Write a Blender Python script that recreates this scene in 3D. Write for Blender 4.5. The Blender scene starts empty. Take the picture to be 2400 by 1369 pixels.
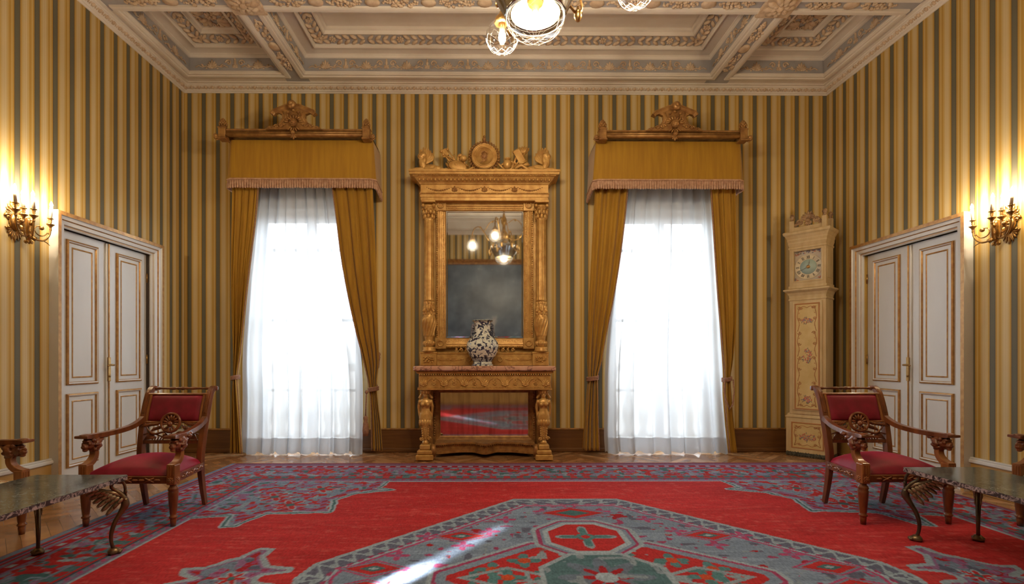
import bpy, math, random
import numpy as np
from mathutils import Vector, Matrix, Euler
random.seed(7)
rng = np.random.default_rng(11)
PI = math.pi
SC = bpy.context.scene
COL = SC.collection

# ------------------------------------------------------------------ camera
HC, FPX, YAW = 1.15, 1175.0, 0.008          # eye height (m), focal length (px of the 2400 px frame), yaw (rad)
UC, VC = 1159.4, 842.0                      # principal point
cam_d = bpy.data.cameras.new('camera'); cam = bpy.data.objects.new('camera', cam_d); COL.objects.link(cam)
cam.location = (0, 0, HC); cam.rotation_euler = (PI / 2, 0, -YAW)
cam_d.sensor_width = 36; cam_d.lens = 36 * FPX / 2400
cam_d.shift_x = (1200 - UC) / 2400; cam_d.shift_y = (VC - 684.5) / 2400
cam_d.clip_start = 0.05; cam_d.clip_end = 200
SC.camera = cam

# ------------------------------------------------------------------ colour, sky and daylight
SC.view_settings.view_transform = 'Standard'; SC.view_settings.look = 'None'
SC.view_settings.gamma = 1; SC.view_settings.use_curve_mapping = False
SC.view_settings.exposure = 0.30
cy = SC.cycles
cy.max_bounces = 7; cy.diffuse_bounces = 4; cy.glossy_bounces = 4; cy.transmission_bounces = 4
cy.transparent_max_bounces = 10; cy.caustics_reflective = False; cy.caustics_refractive = False
cy.sample_clamp_indirect = 6.0; cy.use_denoising = True

LAMP = (1.0, 0.79, 0.53)                     # tungsten
SKY_GAIN, CANDLE_W, GLOBE_W, BOWL_W = 20.0, 6.0, 38.0, 26.0
world = bpy.data.worlds.new('world'); SC.world = world; world.use_nodes = True
wn, wl = world.node_tree.nodes, world.node_tree.links
wn.clear()
w_tc = wn.new('ShaderNodeTexCoord'); w_sep = wn.new('ShaderNodeSeparateXYZ'); w_cr = wn.new('ShaderNodeValToRGB')
w_bg = wn.new('ShaderNodeBackground'); w_out = wn.new('ShaderNodeOutputWorld')
wl.new(w_tc.outputs['Generated'], w_sep.inputs[0]); wl.new(w_sep.outputs['Z'], w_cr.inputs[0])
wl.new(w_cr.outputs[0], w_bg.inputs['Color']); wl.new(w_bg.outputs[0], w_out.inputs['Surface'])
e = w_cr.color_ramp.elements                 # ground below the horizon, overcast sky above
e[0].position = 0.0; e[0].color = (.16, .16, .155, 1)
e[1].position = 1.0; e[1].color = (.80, .92, 1.0, 1)
for p_, c_ in ((.02, (.18, .18, .175, 1)), (.06, (.86, .93, 1.0, 1))):
    q_ = e.new(p_); q_.color = c_
w_bg.inputs['Strength'].default_value = SKY_GAIN
WIN = [(-2.98, -1.62), (1.50, 2.86)]         # the two window openings in the back wall (x range)
WIN_TOP = 3.02
for x0, x1 in WIN:                            # sky portals in the openings
    ld = bpy.data.lights.new('sky_portal', 'AREA'); ld.shape = 'RECTANGLE'; ld.size = x1 - x0; ld.size_y = WIN_TOP
    ld.cycles.is_portal = True
    lo = bpy.data.objects.new('sky_portal', ld); COL.objects.link(lo)
    lo.location = ((x0 + x1) / 2, 6.62, WIN_TOP / 2); lo.rotation_euler = (-PI / 2, 0, 0)
# narrow lamp added on the room side of the right-hand voile imitates a sun shaft
sd = bpy.data.lights.new('sun_shaft_lamp', 'AREA'); sd.shape = 'RECTANGLE'; sd.size = .055; sd.size_y = 1.25; sd.spread = math.radians(2.0)
sd.energy = 11; sd.color = (1, .97, .92)
so = bpy.data.objects.new('sun_shaft_lamp', sd); COL.objects.link(so)
so.location = (1.84, 6.0, 2.32)
so.rotation_euler = Vector((-.563 * .89, -.826 * .89, -.456)).to_track_quat('-Z', 'Y').to_euler()

# ------------------------------------------------------------------ pixel -> point on a plane of the place
def P(u, v, x=None, y=None, z=None):
    a, b = (u - UC) / FPX, (VC - v) / FPX
    d = (math.sin(YAW) + a * math.cos(YAW), math.cos(YAW) - a * math.sin(YAW), b)
    s = x / d[0] if x is not None else y / d[1] if y is not None else (z - HC) / d[2]
    return Vector((d[0] * s, d[1] * s, HC + d[2] * s))
def PX(u, y, v=842): return P(u, v, y=y).x
def PZ(v, y, u=1150): return P(u, v, y=y).z

# ------------------------------------------------------------------ materials
MATS = {}
def mat(name, col, rough=.5, metal=0.0, var=None, scale=8.0, stretch=(1, 1, 1), bump=0.0, bump_scale=60.0,
        sheen=0.0, coat=0.0, spec=.5, alpha=None, detail=4.0, lo=.35, hi=.65):
    m = bpy.data.materials.new(name); m.use_nodes = True; MATS[name] = m
    n, l = m.node_tree.nodes, m.node_tree.links
    b = n['Principled BSDF']
    b.inputs['Base Color'].default_value = (*col, 1); b.inputs['Roughness'].default_value = rough
    b.inputs['Metallic'].default_value = metal; b.inputs['Specular IOR Level'].default_value = spec
    if sheen: b.inputs['Sheen Weight'].default_value = sheen; b.inputs['Sheen Roughness'].default_value = .4
    if coat: b.inputs['Coat Weight'].default_value = coat; b.inputs['Coat Roughness'].default_value = .12
    if var is not None or bump:
        tc = n.new('ShaderNodeTexCoord'); mp = n.new('ShaderNodeMapping'); l.new(tc.outputs['Object'], mp.inputs[0])
        mp.inputs['Scale'].default_value = stretch
    if var is not None:
        nz = n.new('ShaderNodeTexNoise'); nz.inputs['Scale'].default_value = scale; nz.inputs['Detail'].default_value = detail
        l.new(mp.outputs[0], nz.inputs['Vector'])
        cr = n.new('ShaderNodeValToRGB'); cr.color_ramp.elements[0].position = lo; cr.color_ramp.elements[1].position = hi
        cr.color_ramp.elements[0].color = (*col, 1); cr.color_ramp.elements[1].color = (*var, 1)
        l.new(nz.outputs[0], cr.inputs[0]); l.new(cr.outputs[0], b.inputs['Base Color'])
    if bump:
        n2 = n.new('ShaderNodeTexNoise'); n2.inputs['Scale'].default_value = bump_scale; n2.inputs['Detail'].default_value = 3
        l.new(mp.outputs[0], n2.inputs['Vector'])
        bp = n.new('ShaderNodeBump'); bp.inputs['Strength'].default_value = bump; bp.inputs['Distance'].default_value = .01
        l.new(n2.outputs[0], bp.inputs['Height']); l.new(bp.outputs[0], b.inputs['Normal'])
    return m

def wallpaper(name, axis, phase):
    """striped silk paper: sage stripe, gold grounds with hairlines, pale band; period .1755 m along one axis"""
    m = bpy.data.materials.new(name); m.use_nodes = True
    n, l = m.node_tree.nodes, m.node_tree.links
    b = n['Principled BSDF']; b.inputs['Roughness'].default_value = .62; b.inputs['Specular IOR Level'].default_value = .3
    tc = n.new('ShaderNodeTexCoord'); sp = n.new('ShaderNodeSeparateXYZ'); l.new(tc.outputs['Object'], sp.inputs[0])
    ad = n.new('ShaderNodeMath'); ad.operation = 'ADD'; ad.inputs[1].default_value = phase
    l.new(sp.outputs[axis], ad.inputs[0])
    dv = n.new('ShaderNodeMath'); dv.operation = 'DIVIDE'; dv.inputs[1].default_value = .1755; l.new(ad.outputs[0], dv.inputs[0])
    fr = n.new('ShaderNodeMath'); fr.operation = 'FRACT'; l.new(dv.outputs[0], fr.inputs[0])
    cr = n.new('ShaderNodeValToRGB'); cr.color_ramp.interpolation = 'CONSTANT'; l.new(fr.outputs[0], cr.inputs[0])
    sage, dark, gold, pale, white, rust = (.150, .142, .098), (.070, .050, .036), (.53, .335, .075), (.60, .46, .225), (.69, .59, .38), (.34, .165, .045)
    stops = [(0, dark), (.018, sage), (.25, dark), (.272, gold), (.30, rust), (.312, gold), (.36, pale), (.40, gold), (.412, pale), (.46, white),
             (.475, pale), (.52, white), (.535, pale), (.58, white), (.60, pale), (.66, gold), (.672, pale), (.71, gold), (.775, rust), (.788, gold),
             (.86, pale), (.90, gold), (.965, rust), (.98, gold)]
    el = cr.color_ramp.elements
    el[0].position = 0; el[0].color = (*dark, 1); el[1].position = .018; el[1].color = (*sage, 1)
    for p, c in stops[2:]:
        q = el.new(p); q.color = (*c, 1)
    # slight weave and uneven ageing of the paper
    mp = n.new('ShaderNodeMapping'); mp.inputs['Scale'].default_value = (3, 3, .5); l.new(tc.outputs['Object'], mp.inputs[0])
    nz = n.new('ShaderNodeTexNoise'); nz.inputs['Scale'].default_value = 3; nz.inputs['Detail'].default_value = 5; l.new(mp.outputs[0], nz.inputs['Vector'])
    mr = n.new('ShaderNodeMapRange'); mr.inputs['To Min'].default_value = .82; mr.inputs['To Max'].default_value = 1.12; l.new(nz.outputs[0], mr.inputs[0])
    mx = n.new('ShaderNodeMix'); mx.data_type = 'RGBA'; mx.blend_type = 'MULTIPLY'; mx.inputs[0].default_value = 1
    l.new(cr.outputs[0], mx.inputs[6]); l.new(mr.outputs[0], mx.inputs[7]); l.new(mx.outputs[2], b.inputs['Base Color'])
    return m

def attr_mat(name, rough, spec=.5, coat=0.0, fine=0.0, fine_scale=200, lo=.8, hi=1.2, sheen=0.0, stretch=(1, 1, 1), bump=0.0):
    m = bpy.data.materials.new(name); m.use_nodes = True
    n, l = m.node_tree.nodes, m.node_tree.links
    b = n['Principled BSDF']; b.inputs['Roughness'].default_value = rough; b.inputs['Specular IOR Level'].default_value = spec
    if coat: b.inputs['Coat Weight'].default_value = coat; b.inputs['Coat Roughness'].default_value = .1
    if sheen: b.inputs['Sheen Weight'].default_value = sheen
    at = n.new('ShaderNodeAttribute'); at.attribute_name = 'Col'
    tc = n.new('ShaderNodeTexCoord'); mp = n.new('ShaderNodeMapping'); mp.inputs['Scale'].default_value = stretch; l.new(tc.outputs['Object'], mp.inputs[0])
    nz = n.new('ShaderNodeTexNoise'); nz.inputs['Scale'].default_value = fine_scale; nz.inputs['Detail'].default_value = 4; l.new(mp.outputs[0], nz.inputs['Vector'])
    mr = n.new('ShaderNodeMapRange'); mr.inputs['From Min'].default_value = .25; mr.inputs['From Max'].default_value = .75
    mr.inputs['To Min'].default_value = lo; mr.inputs['To Max'].default_value = hi; l.new(nz.outputs[0], mr.inputs[0])
    mx = n.new('ShaderNodeMix'); mx.data_type = 'RGBA'; mx.blend_type = 'MULTIPLY'; mx.inputs[0].default_value = 1
    l.new(at.outputs['Color'], mx.inputs[6]); l.new(mr.outputs[0], mx.inputs[7]); l.new(mx.outputs[2], b.inputs['Base Color'])
    if bump:
        bp = n.new('ShaderNodeBump'); bp.inputs['Strength'].default_value = bump; bp.inputs['Distance'].default_value = .004
        l.new(nz.outputs[0], bp.inputs['Height']); l.new(bp.outputs[0], b.inputs['Normal'])
    return m

def thin_glass(name, tint=(1, 1, 1), gloss=.12, rough=.03):
    m = bpy.data.materials.new(name); m.use_nodes = True
    n, l = m.node_tree.nodes, m.node_tree.links; n.clear()
    o = n.new('ShaderNodeOutputMaterial'); mx = n.new('ShaderNodeMixShader'); t = n.new('ShaderNodeBsdfTransparent'); g = n.new('ShaderNodeBsdfGlossy')
    lw = n.new('ShaderNodeLayerWeight'); lw.inputs[0].default_value = .35
    mr = n.new('ShaderNodeMapRange'); mr.inputs['To Min'].default_value = gloss * .5; mr.inputs['To Max'].default_value = .75
    l.new(lw.outputs['Facing'], mr.inputs[0]); l.new(mr.outputs[0], mx.inputs[0])
    t.inputs[0].default_value = (*tint, 1); g.inputs['Roughness'].default_value = rough
    l.new(t.outputs[0], mx.inputs[1]); l.new(g.outputs[0], mx.inputs[2]); l.new(mx.outputs[0], o.inputs[0])
    return m

def bulb_mat(name, col, strength):
    m = bpy.data.materials.new(name); m.use_nodes = True
    n, l = m.node_tree.nodes, m.node_tree.links; n.clear()
    o = n.new('ShaderNodeOutputMaterial'); ad = n.new('ShaderNodeAddShader'); t = n.new('ShaderNodeBsdfTransparent'); em = n.new('ShaderNodeEmission')
    em.inputs[0].default_value = (*col, 1); em.inputs[1].default_value = strength
    l.new(t.outputs[0], ad.inputs[0]); l.new(em.outputs[0], ad.inputs[1]); l.new(ad.outputs[0], o.inputs[0])
    m.cycles.emission_sampling = 'NONE'
    return m

def sheer_mat(name):
    """thin white voile: partly see-through, the rest scatters light through and back"""
    m = bpy.data.materials.new(name); m.use_nodes = True
    n, l = m.node_tree.nodes, m.node_tree.links; n.clear()
    o = n.new('ShaderNodeOutputMaterial'); t = n.new('ShaderNodeBsdfTransparent'); d = n.new('ShaderNodeBsdfDiffuse'); s = n.new('ShaderNodeBsdfTranslucent')
    a = n.new('ShaderNodeMixShader'); b = n.new('ShaderNodeMixShader')
    d.inputs[0].default_value = (.72, .72, .73, 1); s.inputs[0].default_value = (.50, .51, .53, 1)
    a.inputs[0].default_value = .55; l.new(d.outputs[0], a.inputs[1]); l.new(s.outputs[0], a.inputs[2])
    lw = n.new('ShaderNodeLayerWeight'); lw.inputs[0].default_value = .5
    mr = n.new('ShaderNodeMapRange'); mr.inputs['To Min'].default_value = .89; mr.inputs['To Max'].default_value = 1.0
    l.new(lw.outputs['Facing'], mr.inputs[0]); l.new(mr.outputs[0], b.inputs[0])
    l.new(t.outputs[0], b.inputs[1]); l.new(a.outputs[0], b.inputs[2]); l.new(b.outputs[0], o.inputs[0])
    return m

def marble(name, base, vein, vein2, scale=5, rough=.15, w=.06):
    m = bpy.data.materials.new(name); m.use_nodes = True
    n, l = m.node_tree.nodes, m.node_tree.links
    b = n['Principled BSDF']; b.inputs['Roughness'].default_value = rough
    tc = n.new('ShaderNodeTexCoord')
    nz = n.new('ShaderNodeTexNoise'); nz.inputs['Scale'].default_value = scale; nz.inputs['Detail'].default_value = 8; nz.inputs['Distortion'].default_value = 1.2
    l.new(tc.outputs['Object'], nz.inputs['Vector'])
    cr = n.new('ShaderNodeValToRGB'); l.new(nz.outputs[0], cr.inputs[0])
    el = cr.color_ramp.elements
    el[0].position = .3; el[0].color = (*base, 1); el[1].position = .75; el[1].color = (*vein2, 1)
    for p, c in ((.5 - w, base), (.5, vein), (.5 + w, base)):
        q = el.new(p); q.color = (*c, 1)
    l.new(cr.outputs[0], b.inputs['Base Color'])
    return m

M_GOLD = mat('gilded_wood', (.66, .40, .125), .40, .35, (.48, .255, .066), 14, bump=.12, bump_scale=70)
M_GOLDD = mat('dark_gilding', (.42, .215, .062), .45, .35, (.25, .11, .034), 18, bump=.15, bump_scale=80)
M_GOLDP = mat('pelmet_gilding', (.45, .245, .075), .42, .35, (.26, .125, .038), 16, bump=.12)
M_BRASS = mat('aged_brass', (.50, .30, .10), .32, .9, (.30, .17, .06), 20)
M_BRONZE = mat('dark_bronze', (.115, .085, .055), .35, .75, (.22, .15, .08), 14)
M_BRONZEP = mat('pale_bronze', (.42, .33, .21), .42, .6, (.24, .18, .1), 14)
M_SILVER = mat('nickel', (.50, .49, .48), .16, 1.0)
M_DRAPE = mat('ochre_velvet', (.40, .215, .010), .75, 0, (.33, .165, .007), 5, stretch=(6, 6, .4), bump=.12, bump_scale=300, sheen=.35)
M_FRINGE = mat('rose_beige_fringe', (.58, .37, .25), .8, 0, (.42, .24, .15), 30)
M_ROPE = mat('tieback_rope', (.26, .13, .10), .8, 0, (.40, .22, .12), 60)
M_SHEER = sheer_mat('white_voile')
M_WHITE = mat('white_paint', (.66, .655, .63), .38, 0, (.60, .59, .56), 3, stretch=(1, 1, .3))
M_WHITED = mat('ivory_paint', (.60, .57, .50), .4, 0, (.52, .48, .40), 5)
M_GILT = mat('gilt_line', (.50, .28, .085), .4, .35, (.36, .17, .05), 25)
M_WOODB = mat('brown_baseboard', (.115, .048, .014), .38, 0, (.16, .07, .02), 3, stretch=(1, 6, 14))
M_OCHRE = mat('ochre_skirt_paint', (.50, .30, .085), .5, 0, (.43, .25, .07), 4)
M_WALNUT = mat('walnut', (.225, .072, .022), .28, 0, (.105, .030, .010), 5, stretch=(4, 4, 1), coat=.3, bump=.08, bump_scale=60)
M_WALNUTL = mat('light_walnut', (.33, .13, .038), .3, 0, (.20, .072, .022), 6, stretch=(4, 4, 1), coat=.3)
M_VELVET = mat('crimson_velvet', (.30, .004, .034), .62, 0, (.16, .0015, .012), 6, bump=.05, bump_scale=200, sheen=.55)
MATS['crimson_velvet'].node_tree.nodes['Principled BSDF'].inputs['Sheen Tint'].default_value = (1, .10, .30, 1)
M_CREAM = mat('clock_cream_paint', (.56, .42, .22), .45, 0, (.47, .33, .15), 7, stretch=(2, 2, .6))
M_CREAMP = mat('clock_panel_paint', (.60, .44, .19), .42, 0, (.52, .36, .13), 9)
M_CLOCKGILT = mat('clock_line', (.40, .17, .05), .5)
M_ROSE = mat('painted_rose', (.46, .10, .05), .5, 0, (.58, .25, .14), 60)
M_LEAFG = mat('painted_leaf', (.17, .17, .12), .5, 0, (.25, .18, .10), 60)
M_BLUEFL = mat('painted_blue_flower', (.20, .17, .22), .5)
M_DIAL = mat('dial_ivory', (.66, .57, .38), .4, 0, (.56, .46, .30), 20)
M_DIALB = mat('dial_blue_green', (.36, .46, .40), .4)
M_BLACK = mat('black_paint', (.012, .011, .010), .45)
M_CEIL = mat('ceiling_stucco', (.76, .71, .64), .6, 0, (.68, .62, .54), 3, bump=.05, bump_scale=40)
M_CEILB = mat('ceiling_ground', (.42, .41, .42), .65, 0, (.33, .32, .325), 4)
M_ORN = mat('ceiling_relief', (.68, .54, .39), .55, 0, (.50, .36, .24), 16)
M_PLASTER = mat('outer_plaster', (.55, .54, .52), .8)
M_STONE = mat('balcony_stone', (.42, .41, .39), .85, 0, (.34, .33, .31), 4)
M_MIRROR = mat('mirror_silver', (.74, .78, .80), .03, 1.0, (.62, .67, .70), 2.2, lo=.4, hi=.8)
M_GLASS = thin_glass('clear_glass', (1, 1, 1), .08, .03)
M_PANE = thin_glass('window_glass', (.97, .99, 1), .06, .0)
M_CUT = mat('cut_lines', (.9, .92, .95), .15, 0)
M_CANDLE = mat('candle_sleeve', (.58, .47, .36), .5, 0, (.46, .34, .24), 18)
M_REFL = mat('lamp_reflector', (.50, .37, .17), .6)
M_PINK = marble('pink_marble', (.58, .33, .235), (.20, .10, .085), (.68, .47, .36), 7, .22, .035)
M_GREENM = marble('green_marble', (.045, .060, .056), (.20, .225, .21), (.15, .18, .17), 24, .13, .045)
M_DARKM = marble('marble_edge', (.030, .028, .034), (.42, .36, .38), (.16, .13, .15), 26, .3, .07)
M_BULB = bulb_mat('lit_bulb', (1, .86, .62), 22)
M_PAPERB = wallpaper('striped_paper_back', 0, .0632); M_PAPERL = wallpaper('striped_paper_left', 1, .0162); M_PAPERR = wallpaper('striped_paper_right', 1, .0737)
M_PARQ = attr_mat('oak_parquet', .24, .5, .25, fine_scale=3, lo=.78, hi=1.2, stretch=(3, 3, 3))
M_CARPET = attr_mat('knotted_wool', .95, .15, 0, fine_scale=90, lo=.72, hi=1.25, sheen=0, stretch=(1, .45, 1), bump=.25)

# ------------------------------------------------------------------ mesh builder
I4 = np.eye(4)
def frame(p, t, b):
    """matrix taking local (x along t, y along b, z along t x b) to the place, origin p"""
    t = np.array(t, float); t /= np.linalg.norm(t); b = np.array(b, float); b -= t * (b @ t); b /= np.linalg.norm(b)
    M = np.eye(4); M[:3, 0] = t; M[:3, 1] = b; M[:3, 2] = np.cross(t, b); M[:3, 3] = p
    return M
def rot(ax, ang):
    M = np.eye(4); M[:3, :3] = np.array(Matrix.Rotation(ang, 3, ax)); return M
def trans(x, y, z):
    M = np.eye(4); M[:3, 3] = (x, y, z); return M
def scl(x, y, z): return np.diag((x, y, z, 1.0))

_ELL = {}
def ell_unit(s, r):
    if (s, r) not in _ELL:
        v = [(0, 0, 1)]
        for i in range(1, r):
            a = PI * i / r
            for j in range(s): v.append((math.sin(a) * math.cos(2 * PI * j / s), math.sin(a) * math.sin(2 * PI * j / s), math.cos(a)))
        v.append((0, 0, -1)); f = []
        for j in range(s): f.append((0, 1 + j, 1 + (j + 1) % s))
        for i in range(r - 2):
            for j in range(s):
                a, b = 1 + i * s, 1 + (i + 1) * s
                f.append((a + j, b + j, b + (j + 1) % s, a + (j + 1) % s))
        k = 1 + (r - 2) * s; L = len(v) - 1
        for j in range(s): f.append((k + j, L, k + (j + 1) % s))
        _ELL[(s, r)] = (np.array(v), f)
    return _ELL[(s, r)]

class MB:
    def __init__(s):
        s.v = []; s.f = []; s.mi = []; s.sm = []; s.n = 0; s.M = I4; s.m = 0
    def add(s, v, f, smooth=True, m=None):
        v = np.asarray(v, float)
        if s.M is not I4: v = v @ s.M[:3, :3].T + s.M[:3, 3]
        k = s.n; s.v.append(v); s.n += len(v)
        flip = s.M is not I4 and np.linalg.det(s.M[:3, :3]) < 0
        mm = s.m if m is None else m
        for q in f:
            q = tuple(i + k for i in q); s.f.append(q[::-1] if flip else q)
        s.mi += [mm] * len(f); s.sm += [smooth] * len(f)
        return s
    def box(s, x0, x1, y0, y1, z0, z1, b=0.0, m=None):
        if x0 > x1: x0, x1 = x1, x0
        if y0 > y1: y0, y1 = y1, y0
        if z0 > z1: z0, z1 = z1, z0
        b = min(b, (x1 - x0) * .45, (y1 - y0) * .45, (z1 - z0) * .45)
        if b <= 0:
            v = [(x0, y0, z0), (x1, y0, z0), (x1, y1, z0), (x0, y1, z0), (x0, y0, z1), (x1, y0, z1), (x1, y1, z1), (x0, y1, z1)]
            f = [(3, 2, 1, 0), (4, 5, 6, 7), (0, 1, 5, 4), (1, 2, 6, 5), (2, 3, 7, 6), (3, 0, 4, 7)]
            return s.add(v, f, False, m)
        lo, hi = (x0, y0, z0), (x1, y1, z1); v = []; idx = {}
        for c in range(8):
            sg = (c & 1, c >> 1 & 1, c >> 2 & 1)
            for a in range(3):
                p = [hi[k] if sg[k] else lo[k] for k in range(3)]
                for k in range(3):
                    if k != a: p[k] += -b if sg[k] else b
                idx[(c, a)] = len(v); v.append(p)
        f = []; ctr = np.array([(x0 + x1) / 2, (y0 + y1) / 2, (z0 + z1) / 2]); V = np.array(v)
        def face(q):
            q = list(q); nrm = np.cross(V[q[1]] - V[q[0]], V[q[2]] - V[q[1]])
            if nrm @ (V[q].mean(0) - ctr) < 0: q.reverse()
            f.append(tuple(q))
        for a in range(3):
            o = [k for k in range(3) if k != a]
            for sg in (0, 1):
                cs = [(sg << a) | (i << o[0]) | (j << o[1]) for i, j in ((0, 0), (1, 0), (1, 1), (0, 1))]
                face([idx[(c, a)] for c in cs])
            for i in (0, 1):
                for j in (0, 1):
                    c0 = (i << o[0]) | (j << o[1]); c1 = c0 | (1 << a)
                    face([idx[(c0, o[0])], idx[(c1, o[0])], idx[(c1, o[1])], idx[(c0, o[1])]])
        for c in range(8): face([idx[(c, 0)], idx[(c, 1)], idx[(c, 2)]])
        return s.add(v, f, False, m)
    def ell(s, c, r, R=None, seg=8, rings=6, m=None):
        v, f = ell_unit(seg, rings); v = v * np.array(r if hasattr(r, '__len__') else (r, r, r))
        if R is not None: v = v @ np.asarray(R)[:3, :3].T
        return s.add(v + np.array(c, float), f, True, m)
    def lathe(s, prof, seg=20, c=(0, 0, 0), sx=1.0, sy=1.0, lobes=0, amp=0.0, caps=True, m=None, a0=0.0, a1=2 * PI, smooth=True):
        full = abs(a1 - a0 - 2 * PI) < 1e-6; k = seg if full else seg + 1
        v = []
        for r, z in prof:
            for j in range(k):
                a = a0 + (a1 - a0) * j / seg; rr = r * (1 + amp * math.cos(lobes * a)) if lobes else r
                v.append((c[0] + rr * math.cos(a) * sx, c[1] + rr * math.sin(a) * sy, c[2] + z))
        f = []; up = prof[-1][1] >= prof[0][1]
        for i in range(len(prof) - 1):
            for j in range(k if full else k - 1):
                q = (i * k + j, i * k + (j + 1) % k, (i + 1) * k + (j + 1) % k, (i + 1) * k + j)
                f.append(q if up else q[::-1])
        if caps and full:
            a, b = tuple(range(k)), tuple((len(prof) - 1) * k + j for j in range(k))
            if prof[0][0] > 1e-5: f.append(a[::-1] if up else a)
            if prof[-1][0] > 1e-5: f.append(b if up else b[::-1])
        return s.add(v, f, smooth, m)
    def tube(s, pts, r, seg=8, flat=1.0, up=None, caps=True, m=None, closed=False, fold=0, famp=0.0):
        p = np.array(pts, float); n = len(p); r = np.full(n, r, float) if np.isscalar(r) else np.array(r, float)
        if closed: T = np.roll(p, -1, 0) - np.roll(p, 1, 0)
        else: T = np.gradient(p, axis=0)
        T /= np.linalg.norm(T, axis=1)[:, None] + 1e-12
        ref = np.array(up if up is not None else ((0, 0, 1) if abs(T[0][2]) < .9 else (1, 0, 0)), float)
        v = []; nb = ref - T[0] * (ref @ T[0]); nb /= np.linalg.norm(nb)
        for i in range(n):
            if up is not None: nb = ref - T[i] * (ref @ T[i])
            else: nb = nb - T[i] * (nb @ T[i])
            nb /= np.linalg.norm(nb) + 1e-12; c = np.cross(T[i], nb)
            for j in range(seg):
                a = 2 * PI * j / seg; k = 1 + (famp * math.cos(fold * a) if fold else 0)
                v.append(p[i] + r[i] * k * (math.cos(a) * nb * flat + math.sin(a) * c))
        f = []
        for i in range(n if closed else n - 1):
            for j in range(seg):
                a, b = i * seg, ((i + 1) % n) * seg
                f.append((a + j, a + (j + 1) % seg, b + (j + 1) % seg, b + j))
        if caps and not closed:
            f.append(tuple(range(seg))[::-1]); f.append(tuple((n - 1) * seg + j for j in range(seg)))
        return s.add(v, f, True, m)
    def bar(s, pts, w, h, side=(1, 0, 0), m=None):
        """rectangular bar along a path; w = half width along side, h = half height"""
        p = np.array(pts, float); n = len(p); w = np.broadcast_to(w, n); h = np.broadcast_to(h, n)
        T = np.gradient(p, axis=0); T /= np.linalg.norm(T, axis=1)[:, None]; v = []
        for i in range(n):
            S = np.array(side, float); S -= T[i] * (S @ T[i]); S /= np.linalg.norm(S); N = np.cross(T[i], S)
            for a, b in ((-1, -1), (1, -1), (1, 1), (-1, 1)): v.append(p[i] + a * w[i] * S + b * h[i] * N)
        f = [(3, 2, 1, 0), tuple(4 * (n - 1) + j for j in range(4))]
        for i in range(n - 1):
            for j in range(4): f.append((4 * i + j, 4 * i + (j + 1) % 4, 4 * i + 4 + (j + 1) % 4, 4 * i + 4 + j))
        return s.add(v, f, False, m)
    def grid(s, G, m=None, smooth=True, thick=0.0, wrap=False):
        G = np.asarray(G, float); a, b = G.shape[:2]
        V = G.reshape(-1, 3); f = []
        for i in range(a - 1):
            for j in range(b if wrap else b - 1):
                f.append((i * b + j, i * b + (j + 1) % b, (i + 1) * b + (j + 1) % b, (i + 1) * b + j))
        return s.add(V, f, smooth, m)
    def extr(s, poly, d0, d1, m=None, smooth=False, bevel=0.0):
        """2-D outline in local x,y pushed from z=d0 to z=d1"""
        q = np.array(poly, float); A = np.sum(q[:, 0] * np.roll(q[:, 1], -1) - np.roll(q[:, 0], -1) * q[:, 1])
        if A < 0: q = q[::-1]
        n = len(q); v = [(x, y, d0) for x, y in q] + [(x, y, d1) for x, y in q]
        f = [tuple(range(n))[::-1], tuple(range(n, 2 * n))]
        if d1 < d0: f = [g[::-1] for g in f]
        for i in range(n):
            g = (i, (i + 1) % n, n + (i + 1) % n, n + i); f.append(g if d1 > d0 else g[::-1])
        return s.add(v, f, smooth, m)
    def sweep(s, path, prof, closed=True, mats=None, smooth=False, caps=False):
        """moulding: prof [(d, h)] d = offset to the LEFT of a local 2-D path, h = local z; mitred"""
        p = np.array(path, float); n = len(p); nr = []
        for i in range(n):
            a = p[i] - p[i - 1] if (closed or i > 0) else p[1] - p[0]
            b = p[(i + 1) % n] - p[i] if (closed or i < n - 1) else a
            a = a / np.linalg.norm(a); b = b / np.linalg.norm(b)
            na, nb = np.array((-a[1], a[0])), np.array((-b[1], b[0])); w = na + nb
            nr.append(w / max(.2, 1 + na @ nb))
        k = len(prof); v = []
        for i in range(n):
            for d, h in prof: q = p[i] + nr[i] * d; v.append((q[0], q[1], h))
        for j in range(k - 1):
            f = []
            for i in range(n if closed else n - 1):
                a, b = i * k, ((i + 1) % n) * k
                f.append((a + j, b + j, b + j + 1, a + j + 1))
            s.add([v[q] for g in f for q in g], [tuple(range(4 * i, 4 * i + 4)) for i in range(len(f))], smooth, None if mats is None else mats[j])
        if caps and not closed:
            s.add(v[:k], [tuple(range(k))], False); s.add(v[-k:], [tuple(range(k))[::-1]], False)
        return s
    # ---- carved motifs, in local x,y with relief along +z
    def leaf(s, x, y, ang, L, W, h=.4, m=None, seg=6, rings=5):
        c, q = math.cos(ang), math.sin(ang)
        R = np.array(((c, -q, 0), (q, c, 0), (0, 0, 1)))
        return s.ell((x + c * L / 2, y + q * L / 2, 0), (L / 2, W / 2, W * h), R, seg, rings, m)
    def rosette(s, x, y, r, n=8, m=None, h=.4):
        for i in range(n): s.leaf(x + .2 * r * math.cos(2 * PI * i / n), y + .2 * r * math.sin(2 * PI * i / n), 2 * PI * i / n, r * .8, r * 4.2 / n, h, m)
        return s.ell((x, y, r * .1), (r * .27, r * .27, r * .25), None, 8, 5, m)
    def palmette(s, x, y, h, n=7, m=None, spread=1.25, ang=PI / 2):
        for i in range(n):
            t = (i / (n - 1) - .5) * 2; s.leaf(x, y, ang + t * spread, h * (1 - .38 * abs(t)), h * 2.0 / n, .45, m)
        return s.ell((x, y, h * .06), (h * .16, h * .12, h * .12), None, 6, 5, m)
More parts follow.
